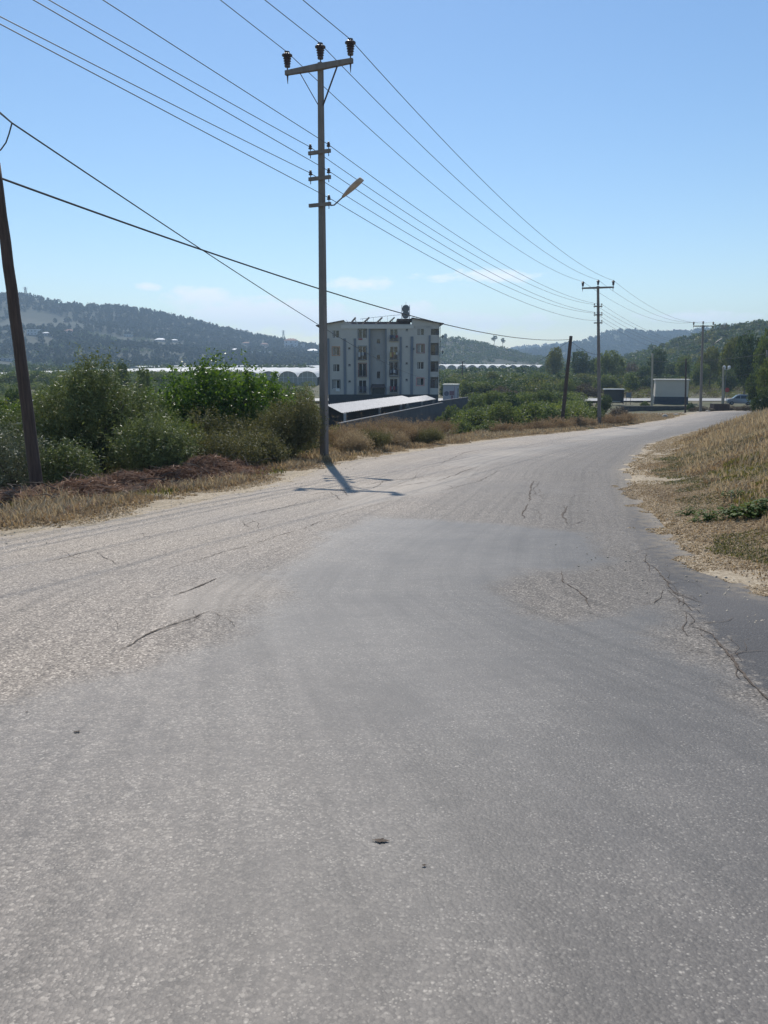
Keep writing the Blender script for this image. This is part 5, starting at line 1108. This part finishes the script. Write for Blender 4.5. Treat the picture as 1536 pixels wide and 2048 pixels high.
for i, (u, v, y, w, hh_, mt) in enumerate(dry_list):
    b = gbase(u, 900, y); H = max(.5, hgt(u, v, y))
    plant('dry_shrub', 'dry shrub on the verge, ' + txt[i], 'shrub', b, [(0, 0, H * .48, w * 1.15, w * .8, H * .42)], 15000, .06, mt, 200 + i, .16, 60, .3, (.25, .03), group='dry shrubs along the verge', upbias=1.2, tl=.35)
for i, (u, v, y, w) in enumerate([(1015, 846, 52, 1.1), (1075, 842, 57, 1.3), (1108, 832, 60, 1.2), (1150, 834, 63, 1.2), (1175, 838, 66, .9), (1225, 830, 70, 1.3), (1255, 826, 74, 1.2)]):
    b = gbase(u, 860, y); H = max(.5, hgt(u, v, y))
    plant('dry_shrub', 'tan dry shrub on the far verge, ' + ['below the green bushes', 'left of the leaning wooden pole', 'at the foot of the leaning wooden pole', 'between the wooden pole and power pole', 'touching the second power pole', 'right of the second power pole', 'farthest along the verge'][i], 'shrub', b,
          [(0, 0, H * .45, w * 1.1, w * .7, H * .45)], 8000, .09, 'drybr', 230 + i, .2, 40, .3, (.25, .03), group='dry shrubs along the verge', upbias=.8)

# dead cut branches lying on the left verge
def twig_pile(label, cx, cy, rx, ry_, h, n, seed, mt='dead'):
    rng = np.random.default_rng(seed); z0 = gz(cx, cy); o = empty('brush_pile', (cx, cy, z0), label, 'brush pile', 'dead brush piles on the left verge')
    e = rng.normal(size=(n, 2)) * .42; r_ = np.hypot(e[:, 0], e[:, 1]); hh_ = h * np.exp(-1.2 * r_ ** 2) * (1 + .7 * vnoise(e[:, 0] * 3, e[:, 1] * 3, seed)); C = np.stack([e[:, 0] * rx, e[:, 1] * ry_, hh_ * rng.random(n) ** .5], 1)
    C[:, 2] += ground(cx + C[:, 0], cy + C[:, 1]) - z0
    a = rng.normal(size=(n, 3)); a[:, 2] *= .35; a /= np.linalg.norm(a, axis=1)[:, None]; b_ = np.cross(a, rng.normal(size=(n, 3))); b_ /= np.linalg.norm(b_, axis=1)[:, None]
    ln = rng.uniform(.05, .22, n)[:, None]; w = rng.uniform(.004, .014, n)[:, None]
    V = np.stack([C - a * ln, C + b_ * w, C + a * ln, C - b_ * w], 1).reshape(-1, 3); link('twigs', np_mesh('twigs', V, np.arange(4 * n).reshape(-1, 4)), o, [LF[mt]])
    g = MB()
    for k in range(14):
        q = rng.normal(size=2) * .4; d = rng.normal(size=2); d /= np.linalg.norm(d); ln = rng.uniform(.4, 1.1); p0 = Vector((q[0] * rx, q[1] * ry_, h * .5 * rng.random() + .1)); p1 = p0 + Vector((d[0] * ln, d[1] * ln * .6, rng.uniform(-.1, .35)))
        dz = gz(cx + p0.x, cy + p0.y) - z0; p0.z += dz; p1.z += dz; g.tube([p0, p0.lerp(p1, .5) + Vector((0, 0, .06)), p1], [.014, .011, .004], 5)
    g.build('branches', BARK, o)
for i, (u, v, rx, ry_, h, lab) in enumerate([(40, 985, 1.5, .9, .55, 'dead reddish brush pile left of the leaning wooden pole foot'), (150, 975, 1.3, .8, .5, 'dead reddish brush pile just right of the leaning wooden pole foot'), (235, 968, 1.2, .8, .5, 'reddish brush pile below the big olive tree'),
                                              (330, 952, 1.3, .8, .6, 'brown brush pile in front of the olive bush'), (400, 938, 1.2, .7, .65, 'dark red brush pile under the sprawling bush'), (455, 938, .9, .6, .45, 'greyish brush pile farthest from the leaning wooden pole')]):
    r = ray(u, v + 8); y = [14.4, 14.8, 15.6, 16.8, 18.4, 19.6][i]; twig_pile(lab, r[0] * y, y, rx, ry_, h * .85, 4200, 300 + i)

# leafy weeds on the right verge
def weed(u, v, y, s, label, n=60, seed=0):
    b = gbase(u, v, y); rng = np.random.default_rng(seed); o = empty('leafy_weed', b, label, 'weed', 'leafy weeds on the right verge'); V = []; Fq = []; g = MB()
    for k in range(n):
        a = rng.random() * 6.28; r_ = s * rng.random() ** .6; z = s * (.25 + .75 * rng.random()) * (1 - .45 * (r_ / s)); c = Vector((r_ * math.cos(a), r_ * math.sin(a) * .8, z)); d = Vector((math.cos(a), math.sin(a), rng.uniform(-.5, .3))).normalized()
        sd_ = d.cross(Vector((0, 0, 1))).normalized(); L_ = s * rng.uniform(.16, .3); w = L_ * .42; up = Vector((0, 0, L_ * .12)); i = len(V)
        V += [c, c + d * L_ * .35 + sd_ * w + up, c + d * L_ * .75 + sd_ * w * .8 + up, c + d * L_ - up, c + d * L_ * .75 - sd_ * w * .8 + up, c + d * L_ * .35 - sd_ * w + up, c + d * L_ * .5]
        Fq += [(i, i + 1, i + 2, i + 6), (i + 6, i + 2, i + 3, i + 4), (i, i + 6, i + 4, i + 5)]
        if k % 4 == 0: g.tube([(0, 0, 0), tuple(c * .5 + Vector((0, 0, .03))), tuple(c)], [.008, .005, .003], 4)
    me = np_mesh('leaves', np.array(V), np.array(Fq)); link('leaves', me, o, [LF['weed']]); g.build('stems', LF['weed'], o)
for i, (u, v, y, s, lab, n) in enumerate([(1373, 1030, 11.2, .16, 'small leafy green weed nearest the road edge', 70), (1416, 1045, 10.6, .19, 'round leafy green weed between the small one and the large ones', 110), (1388, 1048, 10.5, .1, 'tiny leafy weed below the two small weeds', 40),
                                          (1468, 1040, 10.6, .22, 'large leafy weed clump on the dry verge, left half', 150), (1500, 1050, 10.3, .24, 'large leafy weed clump on the dry verge, middle', 170), (1532, 1040, 10.3, .26, 'large leafy weed clump cut by the picture edge', 170), (1470, 1010, 12, .2, 'leafy weed behind the large clumps', 90)]):
    r = ray(u, v); weed(u, v, y, s, lab, n, 400 + i)

# ------------------------------------------------------------------ grasses
def blades(name, n, xy, hfn, mt, seed, wid=.006, lean=.5, kind='stuff'):
    rng = np.random.default_rng(seed); X, Y, Hh = xy(rng, n); n = len(X); Z = terrain(X, Y) - .01
    a = rng.random(n) * 6.28; ln = lean * (.3 + rng.random(n)); h = Hh * rng.uniform(.5, 1.25, n); dx = np.cos(a) * ln * h; dy = np.sin(a) * ln * h
    w = wid * rng.uniform(.6, 1.5, n) * (1 + Y / 16); px_ = -np.sin(a + .6) * w; py_ = np.cos(a + .6) * w
    P = np.stack([X, Y, Z], 1); d1 = np.stack([dx * .35, dy * .35, h * .55], 1); d2 = np.stack([dx, dy, h * np.clip(1.05 - ln * .45, .15, 1)], 1); s_ = np.stack([px_, py_, px_ * 0], 1)
    V = np.stack([P - s_, P + s_, P + d1 + s_ * .75, P + d1 - s_ * .75, P + d2 + s_ * .12, P + d2 - s_ * .12], 1).reshape(-1, 3)
    i = np.arange(n)[:, None] * 6; Fq = np.concatenate([i + [0, 1, 2, 3], i + [3, 2, 4, 5]], 0)
    tag(link(name, np_mesh(name, V, Fq), None, [LF[mt]]), kind=kind)
def left_strip(s0, s1, h0, h1, y0=7.5, y1=92, thr=-.3, sc=1.2, seed=3):
    def f(rng, n):
        y = y0 + (y1 - y0) * rng.random(n) ** 1.7; s = s0 + (s1 - s0) * rng.random(n); x = xl(y) - s; nn = fbm(x / sc, y / sc, seed); k = nn > thr + .35 * (1 - ss(s0, s0 + .5, s))
        return x[k], y[k], (h0 + (h1 - h0) * ss(s0, s1, s) * (.6 + nn)).clip(.03)[k]
    return f
def right_strip(s0, s1, h0, h1, y0=5.5, y1=80, thr=-.3, sc=1.2, seed=3, pw=1.7):
    def f(rng, n):
        y = y0 + (y1 - y0) * rng.random(n) ** pw; s = s0 + (s1 - s0) * rng.random(n); x = xr(y) + s; nn = fbm(x / sc, y / sc, seed); k = (nn > thr + .35 * (1 - ss(s0, s0 + .4, s))) & (x < y * .54 + .8)
        return x[k], y[k], (h0 + (h1 - h0) * ss(s0, s1, s) * (.6 + nn)).clip(.03)[k]
    return f
blades('dry_grass', 50000, left_strip(.05, 1.1, .03, .12, thr=-.2), None, 'straw', 1, lean=1.1)
blades('dry_grass', 60000, left_strip(.6, 5.5, .2, .55, thr=0, y0=9, y1=100), None, 'straw', 21, lean=.6)
blades('dead_weeds', 30000, left_strip(1.0, 5.5, .15, .4, thr=0, seed=91, y1=40), None, 'dead', 22, lean=.8)
blades('dry_grass', 130000, left_strip(.5, 7, .12, .40, thr=-.25), None, 'drybr', 2, lean=.7)
blades('green_grass', 34000, left_strip(.6, 4.5, .1, .3, thr=.05, seed=9), None, 'grass', 3, lean=.6)
blades('dry_grass', 30000, left_strip(.3, 3.5, .15, .5, y0=20, y1=100, thr=-.05, seed=95), None, 'straw', 23, lean=.5)
blades('dry_grass', 26000, left_strip(2.0, 12, .3, .55, y0=34, y1=105, thr=-.25), None, 'drybr', 12, lean=.4)
blades('dry_grass', 190000, right_strip(.0, 7, .04, .2, thr=-.4), None, 'straw', 4, lean=1.3)
blades('dry_grass', 130000, right_strip(-.42, 4.5, .03, .12, y0=5.3, y1=16, thr=-.5, pw=1.2), None, 'straw', 17, lean=1.8, wid=.0045)
blades('dry_grass', 40000, right_strip(.2, 4.5, .05, .16, y0=5.3, y1=22, thr=-.05, pw=1.2, seed=79), None, 'drybr', 18, lean=1.0, wid=.004)
blades('dry_grass', 60000, right_strip(2.2, 14, .3, .8, y0=9, y1=60, thr=.02, sc=1.6, seed=69), None, 'straw', 15, lean=.4)
blades('dry_grass', 110000, right_strip(1.2, 13, .16, .5, y0=8, thr=-.15), None, 'straw', 5, lean=.55)
blades('dry_grass', 90000, right_strip(1.2, 12, .12, .36, y0=8, thr=-.02, sc=1.8, seed=19), None, 'drybr', 6, lean=.7)
blades('green_weeds', 26000, right_strip(2.0, 10, .1, .36, y0=12, y1=48, thr=.2, sc=1.5, seed=63), None, 'grass', 25, lean=.6)
blades('green_weeds', 14000, right_strip(1.0, 8, .08, .25, y0=9, y1=40, thr=.26, sc=.9, seed=66), None, 'scrub', 26, lean=.9)
blades('dead_weeds', 26000, right_strip(2.5, 12, .15, .4, y0=12, y1=50, thr=.16, sc=2.2, seed=59), None, 'dead', 16, lean=.7)
blades('green_grass', 42000, right_strip(.35, 4.6, .05, .13, y0=5.5, y1=9.4, thr=-.05, seed=29, pw=1), None, 'grass', 7, lean=.9, wid=.004)
blades('green_grass', 60000, right_strip(1.4, 6, .1, .26, y0=9.8, y1=17, thr=0., sc=.9, seed=37, pw=1), None, 'grass', 8, lean=.5)
blades('low_weeds', 42000, right_strip(.7, 4.2, .05, .13, y0=11, y1=24, thr=-.12, sc=.8, seed=49, pw=1), None, 'scrub', 9, lean=1.0)
# stones on the verge and rubble on the bank
ROCK = plain('pale_limestone', (.36, .32, .26), .9, .25, 6, bmp=.02)
def rocks(name, pts, seed, label=None, group=None):
    rng = np.random.default_rng(seed)
    import bmesh
    for i, (x, y, s) in enumerate(pts):
        bm = bmesh.new(); bmesh.ops.create_icosphere(bm, subdivisions=2, radius=1); k = rng.uniform(.6, 1.2, 3)
        for v_ in bm.verts: v_.co = Vector((v_.co.x * k[0], v_.co.y * k[1], v_.co.z * k[2] * .7)) * s * (1 + .5 * float(vnoise(v_.co.x * 1.7 + i * 9, v_.co.y * 1.7 + v_.co.z * 2, seed)))
        me = bpy.data.meshes.new(name); bm.to_mesh(me); bm.free(); q = link(name, me, None, [ROCK]); q.location = (x, y, gz(x, y) + s * .15); tag(q, label[i], 'rock', group)
rp = []; rl_ = []
for i, (u, v, y, s) in enumerate([(1490, 838, 74, .5), (1505, 832, 76, .6), (1522, 826, 78, .7), (1480, 846, 70, .35), (1330, 832, 92, .4), (1352, 829, 98, .35), (1416, 824, 112, .35), (1395, 826, 110, .3)]):
    q = at(u, v, y); rp.append((q.x, y, s)); rl_.append(['pale rock at the foot of the right bank', 'pale rock in the middle of the right bank rubble', 'largest pale rock at the right picture edge bank', 'small pale rock lowest on the right bank', 'pale rock on the sandy shoulder after the second power pole', 'flat pale rock farther along the sandy shoulder', 'pale rock just right of the far power pole', 'pale rock just left of the far power pole'][i])
rocks('rock', rp, 5, rl_, 'pale rocks by the far road')
scat = np.random.default_rng(6); n = 2600
y = 5.5 + 60 * scat.random(n) ** 2; side_ = scat.random(n) < .5; s_ = scat.normal(size=n) * .5 + .25; x = np.where(side_, xl(y) - s_, xr(y) + s_ * 1.4); z = np.maximum(ground(x, y), prof(y)) + .004
V = []; tet = np.array([(1, 0, -.4), (-.5, .87, -.4), (-.5, -.87, -.4), (0, 0, .6)]); an = scat.random(n) * 6.28; sz = scat.uniform(.006, .022, n)
ca, sa = np.cos(an), np.sin(an); T = np.stack([ca[:, None] * tet[:, 0] - sa[:, None] * tet[:, 1], sa[:, None] * tet[:, 0] + ca[:, None] * tet[:, 1], np.repeat(tet[None, :, 2], n, 0)], 2) * sz[:, None, None] + np.stack([x, y, z], 1)[:, None]
i = np.arange(n)[:, None] * 4; tag(link('gravel', np_mesh('gravel', T.reshape(-1, 3), np.concatenate([i + [0, 1, 3], i + [1, 2, 3], i + [2, 0, 3], i + [0, 2, 1]])), None, [ROCK]), kind='stuff')

# ------------------------------------------------------------------ haze: the warm dusty air of the valley
g = MB().box(-3100, 3300, -120, 3500, -14, 172)
hz = bpy.data.materials.new('haze'); hz.use_nodes = True; t = hz.node_tree; t.nodes.clear()
vo = N(t, 'ShaderNodeVolumePrincipled', Density=.00028); vo.inputs['Color'].default_value = (.58, .78, 1, 1); vo.inputs['Anisotropy'].default_value = .2
om = N(t, 'ShaderNodeOutputMaterial'); L(t, vo.outputs[0], om.inputs['Volume'])
tag(g.build('haze', hz), kind='stuff')
